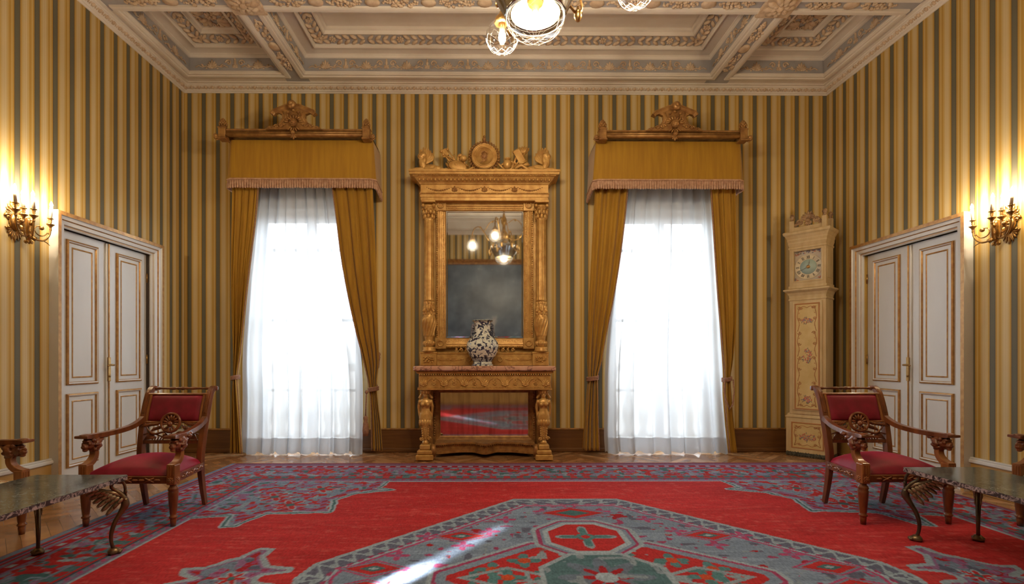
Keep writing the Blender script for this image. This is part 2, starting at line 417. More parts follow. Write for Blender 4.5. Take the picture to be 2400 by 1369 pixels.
    def scroll(s, x, y, r, r0=.012, turns=1.4, a0=0, hand=1, m=None, n=18):
        pts = []
        for i in range(n):
            t = i / (n - 1); a = a0 + hand * 2 * PI * turns * t; q = r * (1 - .85 * t); pts.append((x + q * math.cos(a), y + q * math.sin(a), r0 * .5))
        s.tube(pts, [r0 * (1 - .5 * i / (n - 1)) for i in range(n)], 6, m=m)
        return s.ell((x, y, r0 * .6), (r0 * 1.2, r0 * 1.2, r0), None, 6, 5, m)
    def garland(s, x0, x1, y, w, dens=9, m=None, taper=True):
        L = x1 - x0; n = max(4, int(L / w * dens * 1.9))
        for i in range(n):
            t = (i + .5) / n; k = math.sin(PI * t) ** .5 if taper else 1
            ww = w * .5 * k; r = w * random.uniform(.10, .18) * (.6 + .4 * k)
            s.ell((x0 + L * t, y + random.uniform(-ww, ww), r * .3), (r * random.uniform(.8, 1.5), r, r * .9), rot('Z', random.uniform(0, PI)), 6, 4, m)
        return s
    def swag(s, x0, x1, y, drop, w, n=12, m=None):
        for i in range(n):
            t = (i + .5) / n; r = w * (.45 + .55 * math.sin(PI * t))
            s.ell((x0 + (x1 - x0) * t, y - drop * 4 * t * (1 - t), 0), (r * .8, r * .65, r * .6), None, 6, 4, m)
        return s
    def beads(s, p0, p1, r, step, m=None, seg=6, rings=4, sq=(1, 1, 1)):
        p0, p1 = np.array(p0, float), np.array(p1, float); n = max(2, int(np.linalg.norm(p1 - p0) / step))
        for i in range(n): s.ell(p0 + (p1 - p0) * (i + .5) / n, (r * sq[0], r * sq[1], r * sq[2]), None, seg, rings, m)
        return s
    def build(s, name, mats, parent=None, world=False, at=None, remesh=0, bevel=0, subd=0):
        me = bpy.data.meshes.new(name)
        V = np.concatenate(s.v) if s.v else np.zeros((0, 3))
        if world and parent is not None:
            q = parent
            off = np.array(q.location)
            if q.parent is not None: off = off + np.array(q.parent.location)
            V = V - off
        if at is not None: V = V - np.array(at)
        me.from_pydata(V.tolist(), [], s.f)
        for q in (mats if isinstance(mats, (list, tuple)) else [mats]): me.materials.append(q)
        me.polygons.foreach_set('material_index', s.mi); me.polygons.foreach_set('use_smooth', s.sm); me.update()
        o = bpy.data.objects.new(name, me); COL.objects.link(o)
        if at is not None: o.location = at
        if parent is not None: o.parent = parent
        if remesh:
            d = o.modifiers.new('remesh', 'REMESH'); d.mode = 'VOXEL'; d.voxel_size = remesh; d.use_smooth_shade = True
        if bevel:
            d = o.modifiers.new('bevel', 'BEVEL'); d.width = bevel; d.segments = 2; d.limit_method = 'ANGLE'
        if subd:
            d = o.modifiers.new('subd', 'SUBSURF'); d.levels = subd; d.render_levels = subd
        return o

def tag(o, label=None, cat=None, group=None, kind=None):
    if label: o['label'] = label
    if cat: o['category'] = cat
    if group: o['group'] = group
    if kind: o['kind'] = kind
    return o
def thing(name, label, cat, loc=(0, 0, 0), rz=0.0, group=None):
    o = bpy.data.objects.new(name, None); COL.objects.link(o); o.empty_display_size = .1
    o.location = loc; o.rotation_euler = (0, 0, rz)
    return tag(o, label, cat, group)
def struct(o): o['kind'] = 'structure'; return o
def sroot(name, loc=(0, 0, 0)):
    o = bpy.data.objects.new(name, None); COL.objects.link(o); o.location = loc; o['kind'] = 'structure'; return o
def copy_tree(o, parent=None):
    c = o.copy(); COL.objects.link(c)
    if parent is not None: c.parent = parent; c.matrix_parent_inverse = o.matrix_parent_inverse.copy()
    for ch in list(o.children): copy_tree(ch, c)
    return c
def lamp(parent, loc, watts, r=.02):
    d = bpy.data.lights.new('lamp_light', 'POINT'); d.energy = watts; d.color = LAMP; d.shadow_soft_size = r
    o = bpy.data.objects.new('lamp_light', d); COL.objects.link(o); o.location = loc; o.parent = parent
    return o

def curve(pts, n=24):
    """smooth Catmull-Rom path through 3-D points"""
    p = np.array(pts, float); k = len(p); q = np.vstack((2 * p[0] - p[1], p, 2 * p[-1] - p[-2])); out = []
    for t in np.linspace(0, k - 1 - 1e-9, n):
        i = int(t); u = t - i; a, b, c, d = q[i:i + 4]
        out.append(.5 * (2 * b + (c - a) * u + (2 * a - 5 * b + 4 * c - d) * u * u + (3 * b - a - 3 * c + d) * u ** 3))
    return np.array(out)
# ================================================================== THE ROOM
XL, XR, YB, YF, ZW = -3.79, 4.20, 6.23, -1.00, 4.47      # left, right, back (windows), front (behind camera), paper top
ZB = 4.50                                                # underside of the ceiling beams

def wall_pieces(mb, a0, a1, z1, holes, put):
    """boxes around door or window openings; put(a, b, z0, z1)"""
    x = a0
    for h0, h1, zt in sorted(holes):
        put(x, h0, 0, z1); put(h0, h1, zt, z1); x = h1
    put(x, a1, 0, z1)
T = .34
mb = MB(); wall_pieces(mb, XL - T, XR + T, 5.1, [(a, b, WIN_TOP) for a, b in WIN], lambda a, b, c, d: mb.box(a, b, YB, YB + T, c, d))
struct(mb.build('wall_back', M_PAPERB))
# plastered reveals of the two window niches
mb = MB()
for a, b in WIN:
    mb.box(a, a + .012, YB + .004, YB + T, 0, WIN_TOP - .012); mb.box(b - .012, b, YB + .004, YB + T, 0, WIN_TOP - .012); mb.box(a, b, YB + .004, YB + T, WIN_TOP - .012, WIN_TOP)
struct(mb.build('trim_1', M_WHITED))
DOORY = (4.455, 5.60)                                    # door opening along the side walls
mb = MB(); wall_pieces(mb, YF - T, YB, 5.1, [(DOORY[0], DOORY[1], 2.31)], lambda a, b, c, d: mb.box(XL - .2, XL, a, b, c, d))
struct(mb.build('wall_left', M_PAPERL))
mb = MB(); wall_pieces(mb, YF - T, YB, 5.1, [(DOORY[0], DOORY[1], 2.31)], lambda a, b, c, d: mb.box(XR, XR + .2, a, b, c, d))
struct(mb.build('wall_right', M_PAPERR))
struct(MB().box(XL, XR, YF - .2, YF, 0, 5.1).build('wall_front', M_PAPERB))

# ---- floor: herringbone oak blocks, each block its own tone
def parquet():
    L, W = .42, .07; V = []; F = []; C = []; k = 0
    tones = [(.36, .175, .070), (.42, .215, .090), (.30, .135, .050), (.47, .26, .12), (.33, .155, .060)]
    n = int(L / W)
    def rect(x0, y0, x1, y1):
        nonlocal k
        g = .0007
        P4 = [(x0 + g, y0 + g), (x1 - g, y0 + g), (x1 - g, y1 - g), (x0 + g, y1 - g)]
        R = [((x - y) * .70710678, (x + y) * .70710678) for x, y in P4]
        R = [(x + .2, y + 2.6) for x, y in R]
        if max(q[0] for q in R) < XL - .05 or min(q[0] for q in R) > XR + .05 or max(q[1] for q in R) < YF - .1 or min(q[1] for q in R) > YB + .3: return
        V.extend((x, y, 0.0) for x, y in R); F.append((k, k + 1, k + 2, k + 3)); k += 4
        t = np.array(random.choice(tones)) * random.uniform(.85, 1.12); C.append((*t, 1))
    R_ = 7.0
    for i in range(int(-R_ / W), int(R_ / W)):
        for j in range(-12, 12):
            # classic single herringbone lattice
            x = i * W + j * 2 * L * 0; 
            bx = i * W + j * (2 * L) ; by = i * W
            if abs(bx) < R_ and abs(by) < R_:
                rect(bx, by, bx + L, by + W)
                rect(bx + L, by + W - L, bx + L + W, by + W)
    me = bpy.data.meshes.new('floor'); me.from_pydata(V, [], F); me.materials.append(M_PARQ)
    at = me.attributes.new('Col', 'FLOAT_COLOR', 'FACE'); at.data.foreach_set('color', np.array(C, dtype=np.float32).ravel())
    o = bpy.data.objects.new('floor', me); COL.objects.link(o); return struct(o)
fl = parquet()
sub = MB().box(XL - .2, XR + .2, YF - .2, YB + T, -.06, -.0015).build('subfloor', M_BLACK, fl)

# ---- skirtings
def skirt(name, mt, mtop, put): 
    mb = MB(); put(mb); return struct(mb.build(name, [mt, mtop]))
SK = .295
def back_skirt(mb):
    x = XL
    for a, b in WIN + [(XR, XR)]:
        if a > x:
            mb.box(x, a, YB - .028, YB, 0, SK - .02, .003, 0); mb.box(x, a, YB - .036, YB, SK - .02, SK, .006, 1); mb.box(x, a, YB - .045, YB, 0, .05, .01, 0)
        x = b
skirt('baseboard_back', M_WOODB, M_GOLDP, back_skirt)
CASE = (4.372, 5.752)                                    # outer edges of the door casings
for side, X, s in (('left', XL, 1), ('right', XR, -1)):
    mb = MB()
    for a, b in ((YF, CASE[0]), (CASE[1], YB - .05)):
        mb.box(X, X + s * .022, a, b, 0, .25, 0, 0)
        mb.box(X, X + s * .040, a, b, .25, .285, .008, 1); mb.box(X, X + s * .028, a, b, .285, .30, .004, 1)
        mb.box(X, X + s * .032, a, b, 0, .03, .004, 0)
    struct(mb.build('baseboard_' + side, [M_OCHRE, M_WHITE]))
struct(MB().box(XL, XR, YF, YF + .03, 0, .29, .004).build('baseboard_front', M_OCHRE))

# ------------------------------------------------------------------ CEILING
XI, YI = (-3.55, -2.47, -2.19, 2.61, 2.89, 3.96), (-.70, .32, .60, 4.60, 4.88, 5.93)
ceil = sroot('ceiling')
cof_x = [(XI[0], XI[1]), (XI[2], XI[3]), (XI[4], XI[5])]; cof_y = [(YI[0], YI[1]), (YI[2], YI[3]), (YI[4], YI[5])]
mb = MB(); zs = ZB + .022
xs = [XL, XI[0], XI[1], XI[2], XI[3], XI[4], XI[5], XR]; ys = [YF, YI[0], YI[1], YI[2], YI[3], YI[4], YI[5], YB]
for i in range(7):
    for j in range(7):
        if i % 2 == 1 and j % 2 == 1: continue
        x0, x1, y0, y1 = xs[i], xs[i + 1], ys[j], ys[j + 1]
        ground = (i in (2, 4) or j in (2, 4))
        mb.add([(x0, y0, zs), (x0, y1, zs), (x1, y1, zs), (x1, y0, zs)], [(0, 1, 2, 3)], False, 1 if ground else 0)
mb.build('beam_soffit', [M_CEIL, M_CEILB], ceil)
struct(MB().box(XL - .2, XR + .2, YF - .2, YB + T, 5.1, 5.2).build('leak_stop_slab', M_PLASTER))  # unseen slab added above the coffers to stop sky light leaking in

def coffer(k, x0, x1, y0, y1, big):
    path = [(x0, y0), (x1, y0), (x1, y1), (x0, y1)]      # counter-clockwise: left is inwards
    prof = [(-.085, zs), (-.08, ZB + .004), (-.06, ZB), (-.035, ZB), (-.03, ZB + .012), (-.008, ZB + .012), (0, ZB + .02), (0, 4.525), (.008, 4.53), (.008, 4.545),
            (0, 4.55), (0, 4.70), (.012, 4.705), (.022, 4.725), (.022, 4.735), (.03, 4.74),
            (.15, 4.745), (.155, 4.725), (.17, 4.715), (.185, 4.725), (.19, 4.745), (.19, 4.755),
            (.31, 4.79), (.315, 4.775), (.335, 4.77), (.35, 4.80), (.37, 4.81), (.375, 4.835)]
    ms = [0] * (len(prof) - 1)
    ms[10] = 1; ms[21] = 1
    mb = MB(); mb.sweep(path, prof, True, ms)
    q = .375; zz = 4.835
    mb.add([(x0 + q, y0 + q, zz), (x0 + q, y1 - q, zz), (x1 - q, y1 - q, zz), (x1 - q, y0 + q, zz)], [(0, 1, 2, 3)], False, 1 if not big else 0)
    mb.build('coffer', [M_CEIL, M_CEILB], ceil)
    # relief: palmettes and scrolls round the frieze, leaves on the inner frame
    mb = MB()
    sides = [((x0, y0), (1, 0), x1 - x0, (0, 1)), ((x1, y0), (0, 1), y1 - y0, (-1, 0)), ((x1, y1), (-1, 0), x1 - x0, (0, -1)), ((x0, y1), (0, -1), y1 - y0, (1, 0))]
    for (px, py), (tx, ty), L, (nx, ny) in sides:
        n = max(2, round(L / .46)); st = L / n
        F = frame((px + nx * .001, py + ny * .001, 4.555), (-tx, -ty, 0), (0, 0, 1))   # local z points into the coffer
        mb.M = F @ scl(-1, 1, 1) if np.cross((-tx, -ty, 0), (0, 0, 1)) @ np.array((nx, ny, 0)) < 0 else F
        sg = -1 if mb.M[0, 0] * tx + mb.M[1, 0] * ty < 0 else 1
        for i in range(n):
            u = sg * (i + .5) * st; w = sg * i * st
            mb.palmette(u, .025, .105, 7)
            if i:
                mb.ell((w, .09, 0), (.016, .035, .014)); mb.ell((w, .125, .004), (.013, .013, .012)); mb.palmette(w, .03, .06, 5, ang=-PI / 2 + PI)
                for h in (1, -1):
                    mb.scroll(w + h * .075, .085, .036, .009, 1.3, 0 if h > 0 else PI, h)
            for h in (1, -1):
                mb.tube([(u + h * .02, .02, .006), (u + h * .06, .045, .006), (u + h * .11, .03, .006), (u + h * .15, .05, .006), (u + h * .19, .03, .006)], .007, 5)
                mb.leaf(u + h * .09, .035, PI / 2 - h * .8, .055, .025)
                mb.leaf(u + h * .05, .028, -PI / 2 + h * 1.2 if h > 0 else -PI / 2 - 1.2, .03, .02)
        # inner frame of overlapping leaves with corner rosettes
        a, z0, z1 = .25, 4.772, 0
        F = frame((px + tx * .19 + nx * a, py + ty * .19 + ny * a, 4.765), (tx, ty, 0), (nx, ny, .28))
        if F[2, 2] > 0: F = F @ scl(1, 1, -1)
        mb.M = F; LL = L - .38; n = max(3, round(LL / .085)); 
        for i in range(n):
            u = (i + .5) * LL / n
            if big or True:
                if i % 9 == 4: mb.rosette(u, 0, .045, 7)
                else:
                    d = 0 if i % 9 < 4 else PI
                    for h in (-1, 1): mb.leaf(u - .03 * math.cos(d), h * .004, d + h * .62, .098, .040, .55)
        mb.rosette(.05, .055, .055, 8); 
    if not big:                                          # acanthus corner spray in the small coffers
        cx, cy_ = (x0 + x1) / 2, (y0 + y1) / 2
        mb.M = frame((cx, cy_, 4.832), (1, 0, 0), (0, -1, 0))
        mb.rosette(0, 0, .07, 8)
        for q in range(4):
            a = PI / 4 + q * PI / 2
            for h in (-1, 0, 1): mb.leaf(.06 * math.cos(a), .06 * math.sin(a), a + h * .5, .16 - .03 * abs(h), .06, .5)
            mb.scroll(.14 * math.cos(a + .5), .14 * math.sin(a + .5), .04, .011, 1.3, a, 1); mb.scroll(.14 * math.cos(a - .5), .14 * math.sin(a - .5), .04, .011, 1.3, a, -1)
    mb.M = I4
    if mb.v: mb.build('coffer_relief', M_ORN, ceil)
for i, (x0, x1) in enumerate(cof_x):
    for j, (y0, y1) in enumerate(cof_y):
        if j == 2: coffer(i, x0, x1, y0, y1, i == 1)
        else:
            mb = MB(); path = [(x0, y0), (x1, y0), (x1, y1), (x0, y1)]
            mb.sweep(path, [(-.085, zs), (-.08, ZB), (-.03, ZB), (-.03, ZB + .012), (0, ZB + .02), (0, 4.70), (.03, 4.74), (.15, 4.745), (.17, 4.715), (.19, 4.755), (.31, 4.79), (.35, 4.77), (.375, 4.835)], True, [0] * 12)
            mb.add([(x0 + .375, y0 + .375, 4.835), (x0 + .375, y1 - .375, 4.835), (x1 - .375, y1 - .375, 4.835), (x1 - .375, y0 + .375, 4.835)], [(0, 1, 2, 3)], False)
            mb.build('coffer', M_CEIL, ceil)

# garlands and rosettes under the beams
mb = MB()
bx, by = (-2.33, 2.75), (.46, 4.74)
def garland_run(p, t, L, n):
    mb.M = frame((p[0], p[1], zs), t, np.cross((0, 0, -1), t)); st = L / n
    for i in range(n):
        mb.garland(i * st + .10, (i + 1) * st - .10, 0, .115, 8)
        if i: 
            mb.ell((i * st, 0, .004), (.075, .06, .02), None, 12, 5); mb.rosette(i * st, 0, .052, 8)
for X in bx:
    garland_run((X, by[1] + .15), (0, 1, 0), YI[5] - by[1] - .13, 2)
    garland_run((X, by[0] + .15), (0, 1, 0), by[1] - by[0] - .3, 7)
for Y in (by[1],):
    garland_run((bx[0] + .15, Y), (1, 0, 0), bx[1] - bx[0] - .3, 9)
    garland_run((XI[0], Y), (1, 0, 0), bx[0] - XI[0] - .15, 2); garland_run((bx[1] + .15, Y), (1, 0, 0), XI[5] - bx[1] - .15, 2)
    for X in bx:
        mb.M = frame((X, Y, ZB), (1, 0, 0), (0, -1, 0)); mb.box(-.16, .16, -.16, .16, -.03, .004, .004)
        mb.rosette(0, 0, .15, 9, h=.5); mb.M = mb.M @ rot('Z', .35); mb.rosette(0, 0, .10, 8, h=.8)
mb.M = I4
mb.build('beam_garland', M_ORN, ceil)

# cornice with leaf-and-dart along the wall head
mb = MB()
path = [(XL, YF), (XR, YF), (XR, YB), (XL, YB)]
mb.sweep(path, [(0, 4.44), (.012, 4.44), (.018, 4.452), (.03, 4.455), (.033, 4.466), (.075, 4.500), (.085, 4.500), (.09, 4.512), (.12, 4.514), (.125, 4.523)], True, [0] * 9)
crn = struct(mb.build('trim_2', M_CEIL))
mb = MB()
for (px, py), (tx, ty), L, (nx, ny) in (((XL, YB), (1, 0), XR - XL, (0, -1)), ((XL, YF), (0, 1), YB - YF, (1, 0)), ((XR, YF), (0, 1), YB - YF, (-1, 0))):
    n = round(L / .085); st = L / n
    nn = np.array((nx * .75, ny * .75, -.66)); up = np.cross(nn, (tx, ty, 0)); up = up if up[2] > 0 else -up
    M = frame((px + nx * .054, py + ny * .054, 4.482), (tx, ty, 0), up)
    if M[2, 2] > 0: M = M @ scl(1, 1, -1)
    mb.M = M
    for i in range(n):
        u = (i + .5) * st
        mb.ell((u, .002, 0), (.021, .024, .014), None, 6, 4)
        for h in (-1, 1): mb.leaf(u + h * .036, -.02, PI / 2 + h * .25, .044, .016, .5, None, 5, 4)
mb.M = I4
mb.build('cornice_relief', M_ORN, crn)

# ------------------------------------------------------------------ DOORS in the side walls
def door(name, X, s):
    """double door; local a = along y, z up, relief towards the room (s = +1 for the left wall)"""
    root = sroot(name, (X, (DOORY[0] + DOORY[1]) / 2, 0)); yc = root.location.y
    def fr(): 
        # local x -> +y (left wall) / -y keeps handedness so local z points into the room
        return frame((X, yc, 0), (0, s, 0), (0, 0, 1)) 
    M0 = fr()
    W2 = (CASE[1] - CASE[0]) / 2; O2 = (DOORY[1] - DOORY[0]) / 2
    mb = MB(); mb.M = M0
    # casing: open path up one side, across and down
    path = [(O2, 0), (O2, 2.31), (-O2, 2.31), (-O2, 0)]
    prof = [(0, -.10), (0, .02), (-.012, .028), (-.02, .028), (-.024, .045), (-.055, .05), (-.062, .062), (-.088, .068), (-.092, .082), (-.125, .082), (-.125, 0)]
    ms = [0, 0, 1, 0, 0, 1, 0, 0, 1, 0]
    mb.sweep(path, prof, False, ms)
    mb.build('casing', [M_WHITE, M_GILT], root, True)
    for k in (-1, 1):                                    # two leaves
        mb = MB(); mb.M = M0
        x0, x1 = (0.004, O2 - .003) if k > 0 else (-O2 + .003, -.004)
        mb.box(x0, x1, .012, 2.308, -.075, -.035, 0, 0)
        pan = []
        for z0, z1 in ((.913, 2.235), (.165, .835)):
            a, b = x0 + (.115 if k > 0 else .085), x1 - (.085 if k > 0 else .115)
            pth = [(a, z0), (b, z0), (b, z1), (a, z1)]
            mb.sweep(pth, [(0, -.035), (.002, -.022), (.014, -.016), (.024, -.022), (.03, -.036), (.062, -.040), (.064, -.032), (.072, -.029), (.078, -.033), (.08, -.04)], True, [1, 1, 0, 1, 0, 0, 1, 1, 0])
            mb.box(a + .08, b - .08, z0 + .08, z1 - .08, -.05, -.0355, 0, 2)
        leaf = mb.build('door_leaf', [M_WHITE, M_GILT, M_WHITE], root, True)
        if k > 0 and s > 0 or k < 0 and s < 0:
            pass
    mb = MB(); mb.M = M0                                 # meeting stile moulding
    mb.box(-.028, .028, .012, 2.30, -.035, -.018, .006, 0); mb.box(-.008, .008, .012, 2.30, -.018, -.008, .004, 1)
    mb.build('meeting_stile', [M_WHITE, M_GILT], root, True)
    mb = MB(); mb.M = M0                                 # lever handle on a long plate
    mb.box(-.018, .018, .93, 1.17, -.017, -.006, .004)
    mb.tube([(0, 1.09, -.008), (0, 1.09, .035), (s * -.012, 1.092, .047), (s * -.05, 1.094, .05), (s * -.10, 1.085, .05)], [.009, .008, .009, .009, .007], 8)
    mb.lathe([(.0, 0), (.012, .0), (.012, .006), (0, .008)], 10, (0, .98, -.008)) 
    mb.build('door_handle', M_BRASS, root, True)
    for zz in (.3, 1.15, 2.05):
        mb = MB(); mb.M = M0
        for k in (-1, 1): mb.tube([(k * (O2 - .004), zz - .05, -.026), (k * (O2 - .004), zz + .05, -.026)], .008, 8)
        mb.build('hinge', M_BRASS, root, True)
    return root
door('door_1', XL, 1)
door('door_2', XR, -1)
# unseen panels added behind the side doors to stop light entering at the gaps
for nm, X, s in (('left', XL, -1), ('right', XR, 1)):
    struct(MB().box(X + s * .12, X + s * .24, DOORY[0] - .1, DOORY[1] + .1, -.1, 2.45).build('door_light_stop_' + nm, M_WHITED))
# ------------------------------------------------------------------ WINDOWS and what is outside
for k, (a, b) in enumerate(WIN):
    root = sroot('window_%d' % (k + 1), ((a + b) / 2, YB + .22, 0))
    mb = MB(); mb.M = frame((0, YB + .24, 0), (1, 0, 0), (0, 0, 1)) @ scl(1, 1, 1)
    path = [(a, 0.02), (b, .02), (b, WIN_TOP), (a, WIN_TOP)]
    mb.sweep(path, [(0, .03), (.05, .03), (.06, .015), (.06, -.03), (0, -.03)], True, [0] * 4)
    mb.build('window_frame', M_WHITE, root, True)
    for x0, x1 in ((a + .06, (a + b) / 2), ((a + b) / 2, b - .06)):
        mb = MB(); mb.M = frame((0, YB + .24, 0), (1, 0, 0), (0, 0, 1))
        mb.sweep([(x0, .08), (x1, .08), (x1, WIN_TOP - .06), (x0, WIN_TOP - .06)], [(0, .025), (.05, .025), (.06, .01), (.06, -.02), (0, -.02)], True, [0] * 4)
        for z in (.75, 1.65, 2.55): mb.box(x0 + .05, x1 - .05, z - .018, z + .018, -.015, .018, .004)
        sash = mb.build('sash', M_WHITE, root, True)
        mb = MB().box(x0 + .05, x1 - .05, YB + .236, YB + .242, .13, WIN_TOP - .11)
        g = mb.build('pane', M_PANE, sash); g.location = -root.location
    # stone balcony outside
    br = thing('balcony', 'stone balcony parapet outside the %s window' % ('left' if k == 0 else 'right'), 'balcony', ((a + b) / 2, YB + .7, 0))
    mb = MB().box(a - .3, b + .3, YB + T, YB + 1.0, -.25, -.03, .02).box(a - .3, b + .3, YB + .84, YB + 1.0, .98, 1.10, .02)
    mb.box(a - .3, b + .3, YB + .86, YB + .98, -.03, .08, .01)
    mb.build('parapet', M_STONE, br, True)
    for i in range(9):
        x = a - .2 + (b - a + .4) * i / 8
        MB().lathe([(.07, .08), (.07, .12), (.045, .16), (.075, .30), (.08, .44), (.045, .66), (.04, .80), (.07, .90), (.07, .98)], 10, (x, YB + .92, 0)).build('baluster', M_STONE, br, True)

# ------------------------------------------------------------------ CURTAINS
def smooth(t): t = np.clip(t, 0, 1); return t * t * (3 - 2 * t)
def interp(z, pts): 
    zs_, v = zip(*sorted(pts)); return float(np.interp(z, zs_, v))
def spline(z, pts):
    """monotone-ish cubic through (z, value)"""
    p = sorted(pts); Z = np.array([q[0] for q in p]); V = np.array([q[1] for q in p])
    d = np.gradient(V, Z); i = int(np.clip(np.searchsorted(Z, z) - 1, 0, len(Z) - 2)); h = Z[i + 1] - Z[i]; t = np.clip((z - Z[i]) / h, 0, 1)
    return float((2 * t**3 - 3 * t**2 + 1) * V[i] + (t**3 - 2 * t**2 + t) * h * d[i] + (-2 * t**3 + 3 * t**2) * V[i + 1] + (t**3 - t**2) * h * d[i + 1])

def cloth(mb, edgeL, edgeR, ymid, zs_, folds, amp, seed, n=90, thick=.004, phase=0.0, m=None):
    """hanging cloth: left/right edges x(z), depth y(z); folds = number of pleats, amp(z) depth of the pleats"""
    r = np.random.default_rng(seed); off = r.uniform(0, 6.28, 5); G = []
    wob = r.uniform(.6, 1.4, folds * 2 + 4); cum = np.concatenate(([0], np.cumsum(wob))); 
    for z in zs_:
        a, b, y, A = edgeL(z), edgeR(z), ymid(z), amp(z); row = []
        for j in range(n):
            t = j / (n - 1); ph = np.interp(t, np.linspace(0, 1, len(cum)), cum) / cum[-1] * folds * 2 * PI + phase
            w = math.sin(ph + .35 * math.sin(z * 1.3 + off[0])) * .62 + .28 * math.sin(2 * ph + off[1] + .3 * z) + .22 * math.sin(.5 * ph + off[2] + .6 * z)
            x = a + (b - a) * t + .18 * (b - a) / folds * math.cos(ph + off[3]) * min(1, A / .03) * math.sin(PI * t)
            row.append((x, y + A * w, z))
        G.append(row)
    G = np.array(G); mb.grid(G, m)
    return G

def ornaments(mb, n=1): pass

def pelmet(label, uL, uR, uc, yF, gapL, gapR):
    """carved gilt cornice box over a window. front plane y=yF"""
    xl, xr = PX(uL, yF), PX(uR, yF); xc = PX(uc, yF); zt = PZ(306, yF); zb = PZ(323, yF)
    root = thing('pelmet', label, 'pelmet', (xc, YB - .02, zb))
    mb = MB()
    # front rail: two rounded mouldings on a board, returns running back to the wall
    for x0, x1, y0, y1 in ((xl, xr, yF, yF + .03), (xl, xl + .03, yF, YB), (xr - .03, xr, yF, YB)):
        mb.box(x0, x1, y0, y1, zb + .01, zt, .004)
    mb.box(xl, xr, yF, YB, zt - .02, zt, .004)
    h = zt - zb
    for X in (None,):
        mb.tube([(xl + .03, yF - .012, zb + h * .25), (xr - .03, yF - .012, zb + h * .25)], h * .24, 10)
        mb.tube([(xl + .03, yF - .004, zb + h * .62), (xr - .03, yF - .004, zb + h * .62)], h * .15, 8)
        mb.box(xl, xr, yF - .02, yF + .03, zt - h * .2, zt + .005, .006)
    for X, sgn in ((xl, -1), (xr, 1)):
        mb.tube([(X, yF + .03, zb + h * .32), (X, YB - .02, zb + h * .32)], h * .24, 10)
    mb.build('rail', M_GOLDP, root, True)
    for X, sgn in ((xl, -1), (xr, 1)):                   # end block, scroll and pine-cone finial
        cx = X - sgn * .02; mb = MB()
        mb.box(cx - .040, cx + .040, yF - .04, yF + .06, zb - .02, zt + .012, .006)
        mb.box(cx - .048, cx + .048, yF - .048, yF + .066, zb - .035, zb - .016, .005); mb.box(cx - .046, cx + .046, yF - .046, yF + .064, zt + .004, zt + .018, .004)
        mb.box(cx - .036, cx + .036, yF - .036, yF + .036, zt + .018, zt + .026, .003); mb.lathe([(.030, 0), (.034, .010), (.026, .018), (.030, .022)], 12, (cx, yF, zt + .022))
        for kk in range(5):
            for jj in range(8):
                a = 2 * PI * (jj + .5 * (kk % 2)) / 8; r_ = (.036, .037, .031, .022, .010)[kk]; mb.ell((cx + r_ * math.cos(a), yF + r_ * math.sin(a), zt + .048 + .0155 * kk), (.012, .012, .014), None, 6, 4)
        mb.ell((cx, yF, zt + .072), (.034, .034, .044)); mb.ell((cx, yF, zt + .120), (.008, .008, .012))
        mb.M = frame((cx + sgn * .072, yF - .02, zb + .005), (sgn, 0, 0), (0, 0, 1)); 
        if mb.M[1, 2] > 0: mb.M = mb.M @ scl(1, 1, -1)
        mb.ell((0, -.0, -.01), (.026, .026, .03), None, 10, 6); mb.scroll(0, 0, .030, .010, 1.4, PI, 1); mb.M = I4
        mb.tube([(cx + sgn * .03, yF, zb - .022), (cx + sgn * .072, yF, zb - .03), (cx + sgn * .10, yF, zb - .005)], .011, 6)
        mb.build('finial_block', M_GOLDP, root, True)
    # central crest
    mb = MB(); mb.M = frame((xc, yF - .03, zt - .02), (1, 0, 0), (0, 0, 1)) @ scl(.88, .83, 1); k = yF / FPX            # local z -> -y : towards the room
    pts = [(-.36, 0), (-.33, .03), (-.25, .05), (-.18, .09), (-.145, .15), (-.15, .20), (-.20, .225)]
    out = pts + [(-.20, .235), (0, .32)] + [(.20, .235)] + [(-x, y) for x, y in pts[::-1]]
    mb.extr(out, -.01, .03)
    mb.sweep([(.255, .185), (.235, .215), (.07, .285), (-.07, .285), (-.235, .215), (-.255, .185)], [(.01, .0), (.008, .035), (-.004, .045), (-.022, .05), (-.030, .058), (-.044, .058), (-.048, .04), (-.048, -.01)], False, [0] * 7, caps=True)
    mb.build('crest', M_GOLDP, root, True)
    mb = MB(); mb.M = frame((xc, yF - .062, zt - .02), (1, 0, 0), (0, 0, 1)) @ scl(.88, .83, 1)
    # bearded mask with leaves, two buds, scrolls and top cartouche
    mb.ell((0, .085, .012), (.05, .062, .04), None, 10, 8); mb.ell((0, .075, .05), (.012, .022, .014)); mb.ell((0, .108, .042), (.04, .010, .014))
    for h in (-1, 1): mb.ell((h * .02, .092, .046), (.010, .007, .006)); mb.ell((h * .026, .07, .036), (.016, .016, .014))
    mb.ell((0, .046, .044), (.018, .007, .008))
    for i in range(9):
        a = PI * (i / 8); mb.leaf(.05 * math.cos(a), .10 + .03 * math.sin(a), a, .075, .03, .6)
    for i in range(5):
        a = -PI / 2 + (i - 2) * .42; mb.leaf(.03 * math.cos(a), .05 + .02 * math.sin(a), a, .075, .024, .7)
    mb.leaf(0, .0, -PI / 2, .11, .05, .6); mb.palmette(0, -.075, .07, 5, ang=-PI / 2); mb.ell((0, -.055, .02), (.03, .03, .025))
